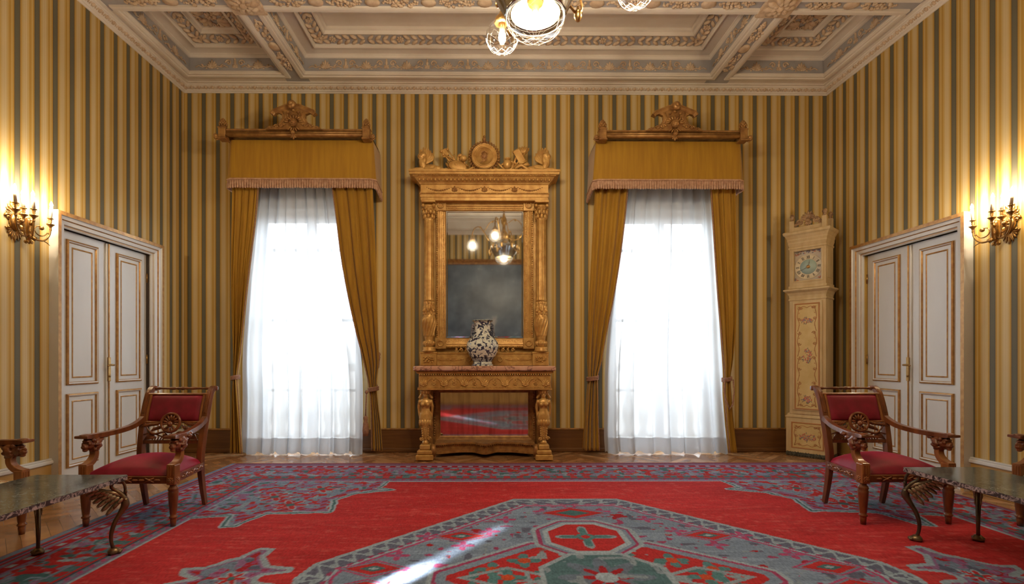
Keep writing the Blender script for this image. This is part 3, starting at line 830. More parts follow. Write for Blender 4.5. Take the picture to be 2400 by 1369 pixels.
    for h in (-1, 1):
        mb.scroll(h * .15, .05, .035, .012, 1.3, 0 if h < 0 else PI, -h); mb.scroll(h * .22, .035, .026, .010, 1.3, PI if h < 0 else 0, h); mb.scroll(h * .30, .018, .018, .008, 1.3, 0 if h < 0 else PI, -h)
        mb.tube([(h * .06, .14, .0), (h * .075, .19, .01), (h * .065, .215, .012)], .006, 6); mb.ell((h * .065, .222, .014), .017)
        mb.tube([(h * .14, .10, -.01), (h * .10, .17, -.01), (h * .13, .235, .0)], .012, 6)
        for j in range(3): mb.leaf(h * (.09 + .03 * j), .06 - .012 * j, (.5 if h > 0 else PI - .5), .06, .022, .6)
    mb.ell((0, .30, .06), (.052, .060, .028), None, 12, 6); mb.ell((0, .305, .085), (.028, .034, .02)); mb.scroll(0, .33, .045, .012, .9, PI, -1); mb.leaf(0, .275, -PI / 2, .045, .05, .5); mb.leaf(0, .35, PI / 2, .02, .06, .6)
    mb.M = I4; mb.build('crest_carving', M_GOLDP, root, True)
    return root, xl, xr, yF, zb

def valance(label, xl, xr, yF, zt, vf, drop_sides):
    """flat pelmet cloth with fringe; front and two returns"""
    zf = PZ(vf, yF)
    root = thing('valance', label, 'valance', ((xl + xr) / 2, YB - .05, zt))
    yf = yF + .078
    # plan path: wall -> front left -> front right -> wall, flaring a little towards the bottom
    def path(f):
        return [(xl - f * .5, YB - .03), (xl - f * .8, yf + .20), (xl - f, yf + .02), (xl + .02, yf - f * .5), ((xl + xr) / 2, yf - f * .35), (xr - .02, yf - f * .5), (xr + f, yf + .02), (xr + f * .8, yf + .20), (xr + f * .5, YB - .03)]
    def resample(p, n):
        p = np.array(p); d = np.concatenate(([0], np.cumsum(np.linalg.norm(np.diff(p, axis=0), axis=1)))); t = np.linspace(0, d[-1], n)
        return np.stack([np.interp(t, d, p[:, 0]), np.interp(t, d, p[:, 1])], 1), t
    n = 160; rows = []; r = np.random.default_rng(int(abs(xl) * 100)); o = r.uniform(0, 6, 4)
    def bottom(i, q):                                    # returns hang a little lower towards the wall
        y = q[1]; return zf - drop_sides * smooth((y - yf - .02) / .45)
    for k in range(15):
        t = k / 14; p, s_ = resample(path(.004 + .034 * t), n)
        row = []
        for i in range(n):
            zz = zt + (bottom(i, p[i]) - zt) * t
            dy = .004 * math.sin(s_[i] * 5 + o[0]) * t + .003 * math.sin(s_[i] * 11 + o[1]) * t
            row.append((p[i][0], p[i][1] + dy, zz))
        rows.append(row)
    mb = MB(); mb.grid(rows); mb.build('valance_cloth', M_DRAPE, root, True)
    # braid and tasselled fringe
    mb = MB(); last = np.array(rows[-1]); mb.tube(last + np.array((0, -.004, .004)), .011, 6)
    p, s_ = resample(last[:, :2], int(np.linalg.norm(np.diff(last[:, :2], axis=0), axis=1).sum() / .028)); 
    zl = np.interp(s_, np.linspace(0, s_[-1], n), last[:, 2])
    G = [[(q[0], q[1], z - d + (.006 * math.sin(i * 2.1) if d > .05 else 0)) for i, (q, z) in enumerate(zip(p, zl))] for d in (0, .03, .085)]
    mb.grid(G)
    for i, (q, z) in enumerate(zip(p, zl)):
        mb.lathe([(.004, 0), (.007, -.012), (.006, -.03), (.012, -.05), (.013, -.088), (.009, -.095)][::-1], 6, (q[0], q[1] - .006, z - .006 + .002 * math.sin(i * 5)))
    mb.build('fringe', M_FRINGE, root, True)
    return root

def drape(label, inner, outer, seed, side, tie_z, hook=None):
    """inner/outer: lists of (v, u) pixel profiles read off at y = yd"""
    yd = 5.93
    Y_ = lambda v: float(np.interp(v, [430, 820], [5.84, 5.93]))
    root = thing('drape', label, 'curtain', (PX(outer[-1][1], yd), yd, 0))
    E = {}
    for nm, pts in (('i', inner), ('o', outer)): E[nm] = [(PZ(v, Y_(v)), PX(u, Y_(v))) for v, u in pts]
    L, R = ('o', 'i') if side == 'L' else ('i', 'o')
    zb = min(q[0] for q in E['i']); ztop = max(q[0] for q in E['i'])
    zs_ = np.linspace(max(zb, .02), ztop, 84)
    yz_ = lambda z: float(np.interp(z, [1.25, 3.2], [5.93, 5.84]))
    eL, eR = (lambda z: spline(z, E[L])), (lambda z: spline(z, E[R]))
    def amp(z): 
        w = eR(z) - eL(z); return .024 + .028 * math.exp(-((z - tie_z) / .35) ** 2) * min(1, w / .2) + .012 * (z < tie_z)
    mb = MB(); cloth(mb, eL, eR, yz_, zs_, 4, amp, seed, 96)
    d = mb.build('drape_cloth', M_DRAPE, root, True)
    sm_ = d.modifiers.new('solid', 'SOLIDIFY'); sm_.thickness = .006; sm_.offset = 0
    # corded edge
    G = np.array([(spline(z, E['i']), yz_(z) - .02, z) for z in zs_])
    MB().tube(G, .006, 5).build('edge_cord', M_ROPE, root, True)
    # tie-back
    a, b = eL(tie_z), eR(tie_z); c, w = (a + b) / 2, abs(b - a) / 2 + .016
    mb = MB()
    for dz in (-.016, 0, .016):
        mb.tube([(c + w * math.cos(t), yd + (.062) * math.sin(t), tie_z + dz + .01 * math.cos(t)) for t in np.linspace(0, 2 * PI, 25)[:-1]], .0095, 6, closed=True)
    return root, mb, c, w, yd

# --- left window
pl, xl, xr, yF, zb = pelmet('carved gilt pelmet with bearded mask crest over the left window', 519, 863, 693, 5.71, 0, 0)
valance('ochre valance with tasselled fringe over the left window', PX(538, 5.79), PX(873, 5.79), 5.71, zb - .002, 417, .015)
r_, tb, c, w, yd = drape('ochre velvet drape on the left side of the left window', 
    [(430, 608), (520, 600), (600, 590), (700, 578), (780, 570), (850, 562), (885, 557), (920, 559), (980, 563), (1062, 568)],
    [(430, 544), (600, 541), (780, 543), (850, 546), (885, 547), (920, 544), (980, 541), (1062, 538)], 3, 'L', PZ(885, 5.93))
tb.build('tieback', M_ROPE, r_, True)
r_, tb, c, w, yd = drape('ochre velvet drape with a hanging tassel, right of the left window',
    [(430, 778), (520, 790), (600, 800), (700, 818), (780, 836), (850, 854), (905, 866), (940, 870), (990, 871), (1056, 872)],
    [(430, 873), (600, 881), (780, 886), (850, 888), (905, 883), (940, 886), (990, 892), (1056, 897)], 5, 'R', PZ(912, 5.93))
tz = PZ(912, yd)
hk = P(889, 842, y=6.19)
tb.tube([(c + w, yd - .01, tz), (hk.x - .02, yd + .02, tz + .16), (hk.x, 6.14, hk.z - .10), (hk.x, 6.19, hk.z)], .010, 6)
tb.lathe([(.012, 0), (.02, .02), (.012, .03), (.022, .06), (.014, .08), (0, .085)], 8, (hk.x, 6.17, hk.z))
kx = c - w - .005
tb.ell((kx, yd - .075, tz - .03), .022); tb.tube([(kx, yd - .075, tz - .03), (kx - .008, yd - .08, tz - .20), (kx - .012, yd - .07, tz - .32)], .008, 6)
tb.lathe([(.0, 0), (.03, .0), (.036, .06), (.03, .14), (.018, .17), (.026, .20), (.026, .215), (.012, .235), (0, .24)], 10, (kx - .012, yd - .07, tz - .54), lobes=10, amp=.06)
tb.build('tieback', M_ROPE, r_, True)
# --- right window
pl, xl, xr, yF, zb = pelmet('carved gilt pelmet with bearded mask crest over the right window', 1408, 1745, 1577, 5.66, 0, 0)
valance('ochre valance with tasselled fringe over the right window', PX(1398, 5.74), PX(1737, 5.74), 5.66, zb - .002, 417, .015)
r_, tb, c, w, yd = drape('brownish ochre drape on the left side of the right window',
    [(430, 1472), (520, 1463), (600, 1453), (700, 1437), (780, 1421), (850, 1408), (885, 1399), (920, 1400), (980, 1401), (1056, 1404)],
    [(430, 1396), (600, 1386), (780, 1378), (850, 1377), (885, 1379), (920, 1376), (980, 1371), (1056, 1366)], 8, 'L', PZ(887, 5.93))
tb.build('tieback', M_ROPE, r_, True)
r_, tb, c, w, yd = drape('ochre velvet drape with a loose rope loop, right of the right window',
    [(430, 1664), (520, 1670), (600, 1675), (700, 1682), (780, 1689), (850, 1695), (890, 1697), (920, 1697), (980, 1701), (1062, 1709)],
    [(430, 1723), (600, 1726), (780, 1723), (850, 1716), (890, 1710), (920, 1712), (980, 1717), (1062, 1726)], 12, 'R', PZ(889, 5.93))
tz = PZ(889, yd)
tb.tube([(c - w, yd - .055, tz), (c - w - .012, yd - .06, tz - .14), (c - w * .6, yd - .07, tz - .28), (c, yd - .075, tz - .35), (c + w * .7, yd - .07, tz - .30), (c + w + .01, yd - .06, tz - .15), (c + w, yd - .055, tz)], .0085, 6)
tb.build('tieback', M_ROPE, r_, True)

def sheer(label, left, right, vb, seed):
    ys_ = 6.10
    root = thing('sheer_curtain', label, 'curtain', ((PX(left[-1][1], ys_) + PX(right[-1][1], ys_)) / 2, ys_, 0))
    eL = [(PZ(v, ys_), PX(u, ys_)) for v, u in left]; eR = [(PZ(v, ys_), PX(u, ys_)) for v, u in right]
    zs_ = np.concatenate((np.linspace(.012, .2, 12), np.linspace(.23, 3.5, 64)))
    def ymid(z): return ys_ - .05 * smooth((.9 - z) / .9)
    mb = MB(); r = np.random.default_rng(seed)
    G = cloth(mb, lambda z: spline(z, eL) - .012, lambda z: spline(z, eR) + .012, ymid, zs_, 8, lambda z: .032 + .012 * smooth((1.2 - z) / 1.2), seed, 200)
    v = mb.v[-1].reshape(G.shape)                        # uneven puddling of the hem
    for j in range(G.shape[1]):
        k = .018 * math.sin(j * .21 + seed) + .012 * math.sin(j * .57)
        for i in range(12): v[i, j, 2] = max(.006, v[i, j, 2] + k * (1 - i / 12)); v[i, j, 1] -= abs(k) * .5 * (1 - i / 12)
    mb.build('voile', M_SHEER, root, True)
    mb = MB(); H = [[(p[0], p[1] - .004, p[2]) for p in v[i]] for i in range(12)]; mb.grid(H); mb.build('hem', M_SHEER, root, True)
    return root
sheer('white voile curtain hanging in the left window', [(400, 612), (437, 608), (600, 592), (700, 582), (850, 572), (950, 574), (1030, 575), (1066, 574)],
      [(400, 776), (437, 780), (600, 800), (700, 820), (850, 846), (950, 850), (1030, 851), (1066, 851)], 1068, 21)
sheer('white voile curtain hanging in the right window', [(400, 1474), (437, 1470), (600, 1455), (700, 1437), (850, 1421), (950, 1418), (1030, 1416), (1066, 1418)],
      [(400, 1662), (437, 1665), (600, 1675), (700, 1682), (850, 1689), (950, 1694), (1030, 1697), (1066, 1698)], 1068, 33)
# ================================================================== CARPET
CX, CY = .61, 2.62
def carpet():
    x0, x1, y0, y1 = -2.83, 3.95, 2 * CY - 5.515, 5.515
    xs_ = np.arange(x0, x1 + .004, .009); ys_ = np.concatenate((np.arange(y0, 1.7, .03), np.arange(1.7, y1 + .004, .009)))
    X, Y = np.meshgrid(xs_, ys_); H, Wd = X.shape
    r = np.random.default_rng(5)
    def vnoise(s, sy=None):                              # smooth value noise on the knots
        sy = sy or s; gx, gy = (X - x0) / s, (Y - y0) / sy
        T = r.random((int(gy.max()) + 3, int(gx.max()) + 3)); i, j = gy.astype(int), gx.astype(int); u, v = gx - j, gy - i
        u, v = u * u * (3 - 2 * u), v * v * (3 - 2 * v)
        return (T[i, j] * (1 - u) + T[i, j + 1] * u) * (1 - v) + (T[i + 1, j] * (1 - u) + T[i + 1, j + 1] * u) * v
    RED, RED2, BLUE, LIGHT, TEAL, LAV, DARK, PINK, ORA = [np.array(c) for c in
        ((.37, .024, .028), (.29, .014, .022), (.140, .195, .290), (.27, .36, .46), (.050, .13, .15), (.22, .115, .24), (.055, .065, .105), (.33, .055, .15), (.42, .065, .025))]
    C = np.empty((H, Wd, 3)); C[:] = RED
    n1 = vnoise(.35, .06); n2 = vnoise(.05, .02); n3 = vnoise(1.1)
    C = C * (.82 + .22 * n1 + .25 * n3)[..., None]; n4 = vnoise(.16, .025); C += (np.clip(n2 - .70, 0, 1) * .45 + np.clip(n4 - .62, 0, 1) * .16)[..., None] * np.array((.55, .36, .32))
    qx, qy = np.abs(X - CX), np.abs(Y - CY)               # quarter symmetry
    wob = (vnoise(.07) - .5) * .022
    def inside(poly, px, py):
        p = np.array(poly); res = np.zeros(px.shape, bool); n = len(p); j = n - 1
        for i in range(n):
            (xi, yi), (xj, yj) = p[i], p[j]
            if yi != yj:
                res ^= ((yi > py) != (yj > py)) & (px < (xj - xi) * (py - yi) / (yj - yi) + xi)
            j = i
        return res
    def pdist(poly, px, py, closed=True):
        p = np.array(poly); D = np.full(px.shape, 9.0); n = len(p)
        for i in range(n if closed else n - 1):
            a, b = p[i], p[(i + 1) % n]; d = b - a; L = d @ d + 1e-12
            t = np.clip(((px - a[0]) * d[0] + (py - a[1]) * d[1]) / L, 0, 1)
            D = np.minimum(D, np.hypot(px - a[0] - t * d[0], py - a[1] - t * d[1]))
        return D
    def put(mask, col, a=1.0): C[mask] = C[mask] * (1 - a) + np.asarray(col) * a
    def flower(cx, cy, R, n, col, ctr, ring=None, qx_=None, qy_=None):
        px, py = (X if qx_ is None else qx_) - cx, (Y if qy_ is None else qy_) - cy; d = np.hypot(px, py) + 1e-9; a = np.arctan2(py, px)
        rr = R * (.66 + .34 * np.cos(n * a))
        if ring is not None: put(d < rr + .018, ring)
        put(d < rr, col); put(d < R * .28, ctr)
    # ---- borders
    FX, FY = 2.75, 2.055                                 # half size of the red field
    EX, EY = (x1 - x0) / 2, (y1 - y0) / 2
    dx, dy = EX - qx, EY - qy                            # distance from the outer edge
    bw_x, bw_y = EX - FX, EY - FY
    tb = np.minimum(dx / bw_x, dy / bw_y)                # 0 at the outer edge, 1 at the field
    bor = tb < 1
    put(bor, BLUE * 1.05); 
    along = np.where(dx / bw_x < dy / bw_y, Y - CY, X - CX)
    for a, b, c in ((0, .03, RED), (.03, .06, DARK), (.06, .09, LAV), (.09, .115, RED2), (.115, .14, BLUE), (.14, .17, LAV), (.83, .855, RED), (.855, .88, DARK), (.93, .96, LAV), (.965, 1.0, LIGHT)):
        put(bor & (tb >= a) & (tb < b), c)
    g = bor & (tb >= .17) & (tb < .26); put(g, RED2); put(g & (np.abs(((along / .11) % 1) - .5) < .2) & (np.abs(tb - .215) < .028), LIGHT)
    g = bor & (tb >= .26) & (tb < .29); put(g, LAV)
    g = bor & (tb >= .88) & (tb < .93); put(g, BLUE); put(g & (((along / .08 + (tb - .88) * 8) % 1) < .45), PINK)
    g = bor & (tb >= .73) & (tb < .83); put(g, TEAL * .8 + BLUE * .2); put(g & (np.abs(((along / .13) % 1) - .5) < .24) & (np.abs(tb - .78) < .034), RED)
    mz = bor & (tb >= .29) & (tb < .73); put(mz, BLUE * .95 + LAV * .15)
    u = along / .52; k = np.floor(u); f = (u - k - .5) * .52; w = (tb - .51) * .75; odd = (k.astype(int) % 2) == 0
    rr = np.hypot(f, w); aa = np.arctan2(w, f)
    put(mz & odd & (rr < .15 * (.72 + .28 * np.cos(6 * aa))), RED); put(mz & odd & (rr < .075), TEAL); put(mz & odd & (rr < .035), LIGHT)
    put(mz & ~odd & (np.abs(f) + np.abs(w) * 1.4 < .19), ORA * .75 + RED * .25); put(mz & ~odd & (np.abs(f) + np.abs(w) * 1.4 < .12), BLUE); put(mz & ~odd & (rr < .04 * (1.4 + np.cos(4 * aa))), PINK)
    vn = np.abs(w - .10 * np.sin(2 * PI * along / 1.04)); put(mz & (vn < .016) & (rr > .14), TEAL * 1.1)
    q5 = vnoise(.055, .05); q6 = vnoise(.07, .055); q7 = vnoise(.06)
    q8 = vnoise(.035, .03); put(mz & (q5 > .62), RED); put(mz & (q6 > .74), LIGHT * .8); put(mz & (rr > .08) & (q7 > .74), TEAL); put(mz & (q5 < .22), LAV); put(mz & (q8 > .80), RED2); put(mz & (q8 < .12), BLUE * 1.3)
    # ---- corner spandrels (quarter coordinates measured from the centre)
    sp = [(FX + .01, FY + .01), (1.56, FY + .01), (1.61, 1.83), (1.47, 1.77), (1.76, 1.66), (1.87, 1.45), (1.81, 1.14), (2.27, 1.10), (2.36, .82), (2.43, .80), (2.51, 1.06), (FX + .01, 1.0)]
    ps = inside(sp, qx + wob, qy + wob); ds = pdist(sp[1:], qx + wob, qy + wob, False)
    put(ps, BLUE * 1.15); put(ps & (q5 > .66), RED); put(ps & (q6 > .70), LAV); put(ps & (q8 > .80), RED2); put(ps & (q7 > .78), LIGHT * .8); put(ps & (q5 < .14), TEAL)
    put(ps & (ds < .10) & (ds > .05), LAV * .9); put(ps & (ds < .10) & (ds > .05) & (((qx * 9 + qy * 9) % 1) < .4), RED2)
    put(ds < .026, LIGHT); put((ds < .009), TEAL)
    for fx, fy in ((2.40, 1.55), (2.10, 1.80), (2.18, 1.32)): flower(fx, fy, .13, 6, RED, TEAL, LIGHT, qx, qy)
    # ---- side pendants
    px, py = qx - 1.96, qy
    pd_ = [(-.12, 0), (-.14, .05), (-.26, .085), (-.25, .13), (-.12, .15), (-.03, .29), (-.04, .40), (.03, .41), (.09, .28), (.22, .13), (.31, .12), (.29, .06), (.18, 0)]
    pp = pd_ + [(x, -y) for x, y in pd_[::-1]]
    m_ = inside(pp, px + wob, py + wob); d_ = pdist(pp, px + wob, py + wob); put(m_, BLUE); put(m_ & (q5 > .66), RED2); put(m_ & (q7 > .66), LAV); put(m_ & (q8 > .74), PINK * .8); put(m_ & (q6 < .2), DARK * 1.5); put(d_ < .018, LIGHT * .9); put(m_ & (d_ < .034) & (d_ > .02), LAV)
    flower(0, 0, .075, 6, RED, TEAL, LIGHT, px, py)
    # ---- central medallion
    med = [(1.62, 0), (1.58, .18), (.42, 1.46), (0, 1.46)]
    mp = med + [(-x, y) for x, y in med[-2::-1]] + [(-x, -y) for x, y in med[1:]] + [(x, -y) for x, y in med[-2:0:-1]]
    m_ = inside(mp, X - CX, Y - CY); d_ = pdist(mp, X - CX, Y - CY)
    put(m_, BLUE * 1.12); put(m_ & (n1 > .6), BLUE * 1.3)
    s_ = qx * .72 - qy * .72                              # running scroll along the edge
    wave = .045 * np.sin(2 * PI * s_ / .115); band = m_ & (d_ < .14)
    put((d_ < .14) & m_, DARK * 1.8); put(band & (np.abs(d_ - .07 - wave) < .017), LIGHT * .9); put(band & (np.hypot(((s_ / .115) % 1 - .25) * .115, d_ - .085) < .02), LIGHT * .8)
    put((d_ < .016), LIGHT * .9); put(m_ & (np.abs(d_ - .15) < .010), LIGHT); put(m_ & (np.abs(d_ - .175) < .010), PINK); put(m_ & (d_ < .15) & (d_ > .125) & (((s_ * 14) % 1) < .5), PINK * .8)
    inm = m_ & (d_ > .2)
    put(inm & (q5 > .84), PINK * .8); put(inm & (q6 > .88), RED2); put(inm & (q8 > .88), LIGHT * .7); put(inm & (q7 > .84), DARK * 1.6)
    def qf(fx, fy, R, n, c, ct, ring=None): flower(fx, fy, R, n, c, ct, ring, qx, qy)
    for fx, fy in ((.50, .95), (1.02, .62), (.22, 1.14), (.78, .45), (1.15, .30), (.62, .70)): qf(fx, fy, .075, 4, PINK, LAV)
    for fx, fy in ((.80, .62), (1.25, .12)):
        l = np.abs(qx - fx) / .17 + np.abs(qy - fy) / .09
        put(l < 1.25, PINK); put(l < 1.08, BLUE); put(l < .92, RED); put(l < .45, TEAL); put(l < .2, LIGHT)
    l = (np.abs(qx) / .26 + np.abs(qy - 1.10) / .14); put(l < 1.18, LAV); put(l < 1.05, BLUE); put(l < .9, RED); put(l < .5, TEAL); put(np.hypot(qx, qy - 1.27) < .05, PINK); put(np.hypot(qx, qy - 1.27) < .03, BLUE)
    def octo(hx, hy, cutx, cuty, cy_=0.0):
        o = [(hx, 0), (hx, hy - cuty), (hx - cutx, hy), (0, hy)]
        q = o + [(-x, y) for x, y in o[-2::-1]] + [(-x, -y) for x, y in o[1:]] + [(x, -y) for x, y in o[-2:0:-1]]
        return inside(q, X - CX, qy - cy_), pdist(q, X - CX, qy - cy_)
    m2, d2 = octo(.86, .44, .52, .40)
    put(d2 < .085, LIGHT * .95); put(d2 < .06, PINK * .85); put((d2 < .035), BLUE * 1.2); put(m2 & (d2 > .02), RED)
    put(m2 & (d2 > .06) & (q6 > .74), TEAL * 1.3); put(m2 & (d2 > .05) & (q5 > .80), LIGHT * .75)
    for fx, fy in ((.52, .0), (.42, .22), (.60, .10)):
        a_ = np.arctan2(qy - fy, qx - fx); d_ = np.hypot(qx - fx, qy - fy); put(m2 & (d_ < .10 * np.abs(np.cos(2 * a_))), TEAL * 1.4); put(m2 & (d_ < .035), ORA)
    put(m2 & (np.abs(np.abs(qx - .52) * .5 + qy - .12) < .016), LIGHT * .8)
    m3, d3 = octo(.24, .25, .14, .14, .60)
    put(d3 < .10, LIGHT * .9); put(d3 < .07, PINK * .8); put(d3 < .05, BLUE * 1.15); put(d3 < .026, LIGHT); put(m3 & (d3 > .012), RED)
    a_ = np.arctan2(qy - .60, qx); d_ = np.hypot(qx, qy - .60); put(m3 & (d_ < .20 * np.abs(np.cos(2 * a_)) ** 3), LIGHT * .8); put(m3 & (d_ < .17 * np.abs(np.cos(2 * a_)) ** 4), TEAL * 1.3); put(m3 & (d_ < .06), TEAL * 1.4); put(m3 & (d_ < .03), RED)
    m4, d4 = octo(.32, .30, .18, .18); put(d4 < .03, LIGHT * .9); put(m4, TEAL * .8 + BLUE * .2); a_ = np.arctan2(qy, qx); d_ = np.hypot(qx, qy)
    put(m4 & (d_ < .26 * (.75 + .25 * np.cos(8 * a_))), BLUE * .8); put(m4 & (d_ < .15 * (.7 + .3 * np.cos(8 * a_))), RED2); put(m4 & (d_ < .06), LIGHT); put(m4 & (q5 > .75), LIGHT * .7)
    # wear and weft bars
    C *= (.90 + .2 * vnoise(.6, .012))[..., None]; C = np.clip(C, 0, 1)
    V = np.stack((X, Y, .008 + (vnoise(.5) - .5) * .002), -1).reshape(-1, 3)
    mb = MB(); 
    idx = np.arange(H * Wd).reshape(H, Wd)
    F = np.stack((idx[:-1, :-1], idx[:-1, 1:], idx[1:, 1:], idx[1:, :-1]), -1).reshape(-1, 4)
    me = bpy.data.meshes.new('carpet'); me.vertices.add(len(V)); me.vertices.foreach_set('co', V.ravel())
    me.loops.add(F.size); me.loops.foreach_set('vertex_index', F.ravel().astype(np.int32)); me.polygons.add(len(F))
    me.polygons.foreach_set('loop_start', np.arange(0, F.size, 4, dtype=np.int32)); me.polygons.foreach_set('use_smooth', np.ones(len(F), bool))
    me.update(calc_edges=True); me.materials.append(M_CARPET)
    at = me.attributes.new('Col', 'FLOAT_COLOR', 'POINT'); at.data.foreach_set('color', np.concatenate((C.reshape(-1, 3), np.ones((H * Wd, 1))), 1).astype(np.float32).ravel())
    root = thing('carpet', 'large red and blue-grey knotted carpet with a central medallion on the parquet', 'carpet', (CX, CY, 0))
    o = bpy.data.objects.new('pile', me); COL.objects.link(o); o.parent = root; o.location = (-CX, -CY, 0)
    mb = MB().tube([(x0, y0, .004), (x1, y0, .004), (x1, y1, .004), (x0, y1, .004)], .0045, 6, closed=True)
    mb = MB()
    for a, b in (((x0, y0), (x1, y0)), ((x1, y0), (x1, y1)), ((x1, y1), (x0, y1)), ((x0, y1), (x0, y0))): mb.tube([(*a, .0045), (*b, .0045)], .0045, 6)
    mb.build('selvedge', mat('carpet_edge', (.20, .04, .05), .9), root, True)
carpet()

# ================================================================== CONSOLE TABLE
def console():
    root = thing('console_table', 'gilded console table with pink marble top and female figure legs', 'console table', (PX(1135, 6.0), 6.0, 0))
    yF = 5.62; xl, xr = PX(968, yF), PX(1303, yF); zt = 1.072
    mb = MB().box(xl, xr, yF, 6.19, zt - .055, zt, .012); mb.build('marble_top', M_PINK, root, True)
    al, ar = PX(981, 5.68), PX(1291, 5.68); ya = 5.68
    mb = MB(); mb.box(al, ar, ya, 6.18, .80, .97, .004); mb.box(al - .02, ar + .02, ya - .02, 6.18, .985, zt - .057, .006); mb.box(al - .03, ar + .03, ya - .03, 6.18, 1.0, zt - .057, .006)
    mb.box(al - .012, ar + .012, ya - .012, 6.18, .80, .822, .005)
    mb.beads((al, ya - .012, .976), (ar, ya - .012, .976), .011, .026); mb.beads((al - .012, ya - .012, .829), (ar + .012, ya - .012, .829), .006, .014)
    ap = mb.build('apron', M_GOLD, root, True)
    mb = MB(); n = 13; W = ar - al; mb.M = frame((al, ya - .002, .845), (1, 0, 0), (0, 0, 1))
    for i in range(n):
        x = W * (i + .5) / n
        if i % 2 == 0:
            mb.palmette(x, .005, .085, 7, spread=1.15)
            for h in (-1, 1): mb.leaf(x, .0, PI / 2 - h * 1.45, .035, .014); 
        else:
            mb.rosette(x, .03, .026, 6); mb.leaf(x, .06, PI / 2, .03, .012)
            for h in (-1, 1): mb.leaf(x, .045, PI / 2 - h * .9, .03, .012); mb.tube([(x + h * W / n, .01, .003), (x + h * W / n * .75, .02, .004), (x + h * W / n * .5, .07, .004), (x + h * W / n * .2, .09, .004)], .004, 5)
    mb.M = I4; mb.build('anthemion_carving', M_GOLD, ap).location = (0, 0, 0)
    o = ap.children[0]; o.location = -Vector(root.location)
    # caryatid legs
    for u in (997, 1274):
        cx, cyy = PX(u, 5.73), 5.745
        mb = MB(); b0 = [(-.09, 0)]
        mb.box(cx - .098, cx + .098, cyy - .11, cyy + .09, .0085, .07, .008); mb.box(cx - .085, cx + .085, cyy - .095, cyy + .08, .07, .12, .012); mb.box(cx - .06, cx + .06, cyy - .07, cyy + .06, .12, .18, .01)
        base = mb.build('plinth', M_GOLD, root, True)
        mb = MB()                                         # body growing out of a leafed term, draped hips, bust, head and basket capital
        mb.lathe([(.036, .18), (.04, .20), (.028, .225), (.034, .26), (.044, .36), (.050, .395), (.052, .41)], 14, (cx, cyy, 0))
        mb.lathe([(.054, .41), (.066, .43), (.072, .47), (.066, .52), (.052, .56), (.046, .585), (.052, .61), (.064, .64), (.067, .665), (.05, .69), (.026, .70), (.024, .72)], 18, (cx, cyy, 0), 1.0, .72, lobes=0)
        for h in (-1, 1):
            mb.ell((cx + h * .028, cyy - .045, .635), (.024, .022, .024)); mb.ell((cx + h * .064, cyy - .005, .66), (.022, .024, .03)); 
            mb.tube(curve([(cx + h * .068, cyy, .66), (cx + h * .078, cyy + .005, .60), (cx + h * .072, cyy + .01, .52), (cx + h * .06, cyy + .02, .46)], 10), [.018] * 4 + [.014] * 6, 7)
            mb.tube(curve([(cx + h * .03, cyy + .02, .77), (cx + h * .05, cyy + .02, .74), (cx + h * .075, cyy + .02, .70)], 8), .016, 6)
        mb.ell((cx, cyy - .008, .742), (.030, .034, .038)); mb.ell((cx, cyy - .04, .738), (.007, .009, .010)); mb.ell((cx, cyy + .004, .758), (.038, .038, .03))
        mb.ell((cx, cyy - .037, .722), (.012, .006, .004))
        for h in (-1, 1): mb.ell((cx + h * .012, cyy - .035, .748), (.006, .005, .004))
        for i in range(12):                               # apron of leaves round the hips
            a = 2 * PI * i / 12; mb.ell((cx + .062 * math.cos(a), cyy + .046 * math.sin(a), .425), (.018, .018, .04))
        fig = mb.build('caryatid', M_GOLD, root, True, remesh=.0042)
        mb = MB()
        mb.lathe([(.035, .775), (.046, .782), (.04, .79), (.056, .806), (.066, .81), (.066, .82)], 14, (cx, cyy, -.022)); 
        for i in range(10):
            a = 2 * PI * i / 10; mb.ell((cx + .046 * math.cos(a), cyy + .046 * math.sin(a), .775), (.013, .013, .022))
        mb.build('capital', M_GOLD, root, True)
        mb = MB()
        for k in range(7): mb.ell((cx, cyy - .038 - .0015 * k, .25 + .023 * k), (.008, .008, .011))
        for h in (-1, 1):
            for k in range(6): mb.ell((cx + h * (.03 + .0015 * k), cyy - .028, .25 + .026 * k), (.010, .010, .014))
            mb.M = frame((cx + h * .045, cyy - .03, .245), (1, 0, 0), (0, 0, 1)); mb.scroll(0, 0, .022, .008, 1.2, 0, h); mb.M = I4
        mb.build('bead_string', M_GOLD, root, True)
    # mirror at the back
    gl, gr, gt, gb = PX(1032, 6.13), PX(1238, 6.13), .742, .215
    mb = MB(); mb.M = frame((0, 6.14, 0), (1, 0, 0), (0, 0, 1))
    mb.sweep([(gl, gb), (gr, gb), (gr, gt), (gl, gt)], [(.004, 0), (0, .012), (-.012, .018), (-.016, .03), (-.035, .034), (-.05, .045), (-.085, .045), (-.092, .035), (-.10, .035), (-.10, -.03)], True, [0] * 9)
    bf = mb.build('mirror_frame', M_GOLDD, root, True)
    for a, b in (((gl - .04, gb - .067), (gr + .04, gb - .067)), ((gl - .067, gb), (gl - .067, gt)), ((gr + .067, gb), (gr + .067, gt))):
        o = MB().beads((a[0], 6.093, a[1]), (b[0], 6.093, b[1]), .013, .028, sq=(1, .5, 1)).build('bead_moulding', M_GOLDD, bf); o.location = -Vector(root.location)
    MB().box(gl, gr, 6.134, 6.146, gb, gt).build('mirror_glass', M_MIRROR2, root, True)
    # side uprights and curved platform
    for u in (1010, 1263): cx = PX(u, 6.08); MB().box(cx - .03, cx + .03, 6.06, 6.18, .10, .80, .006).build('upright', M_GOLDD, root, True)
    x0, x1 = PX(1018, 5.8), PX(1254, 5.8); xc = (x0 + x1) / 2; wd = (x1 - x0) / 2
    top = []
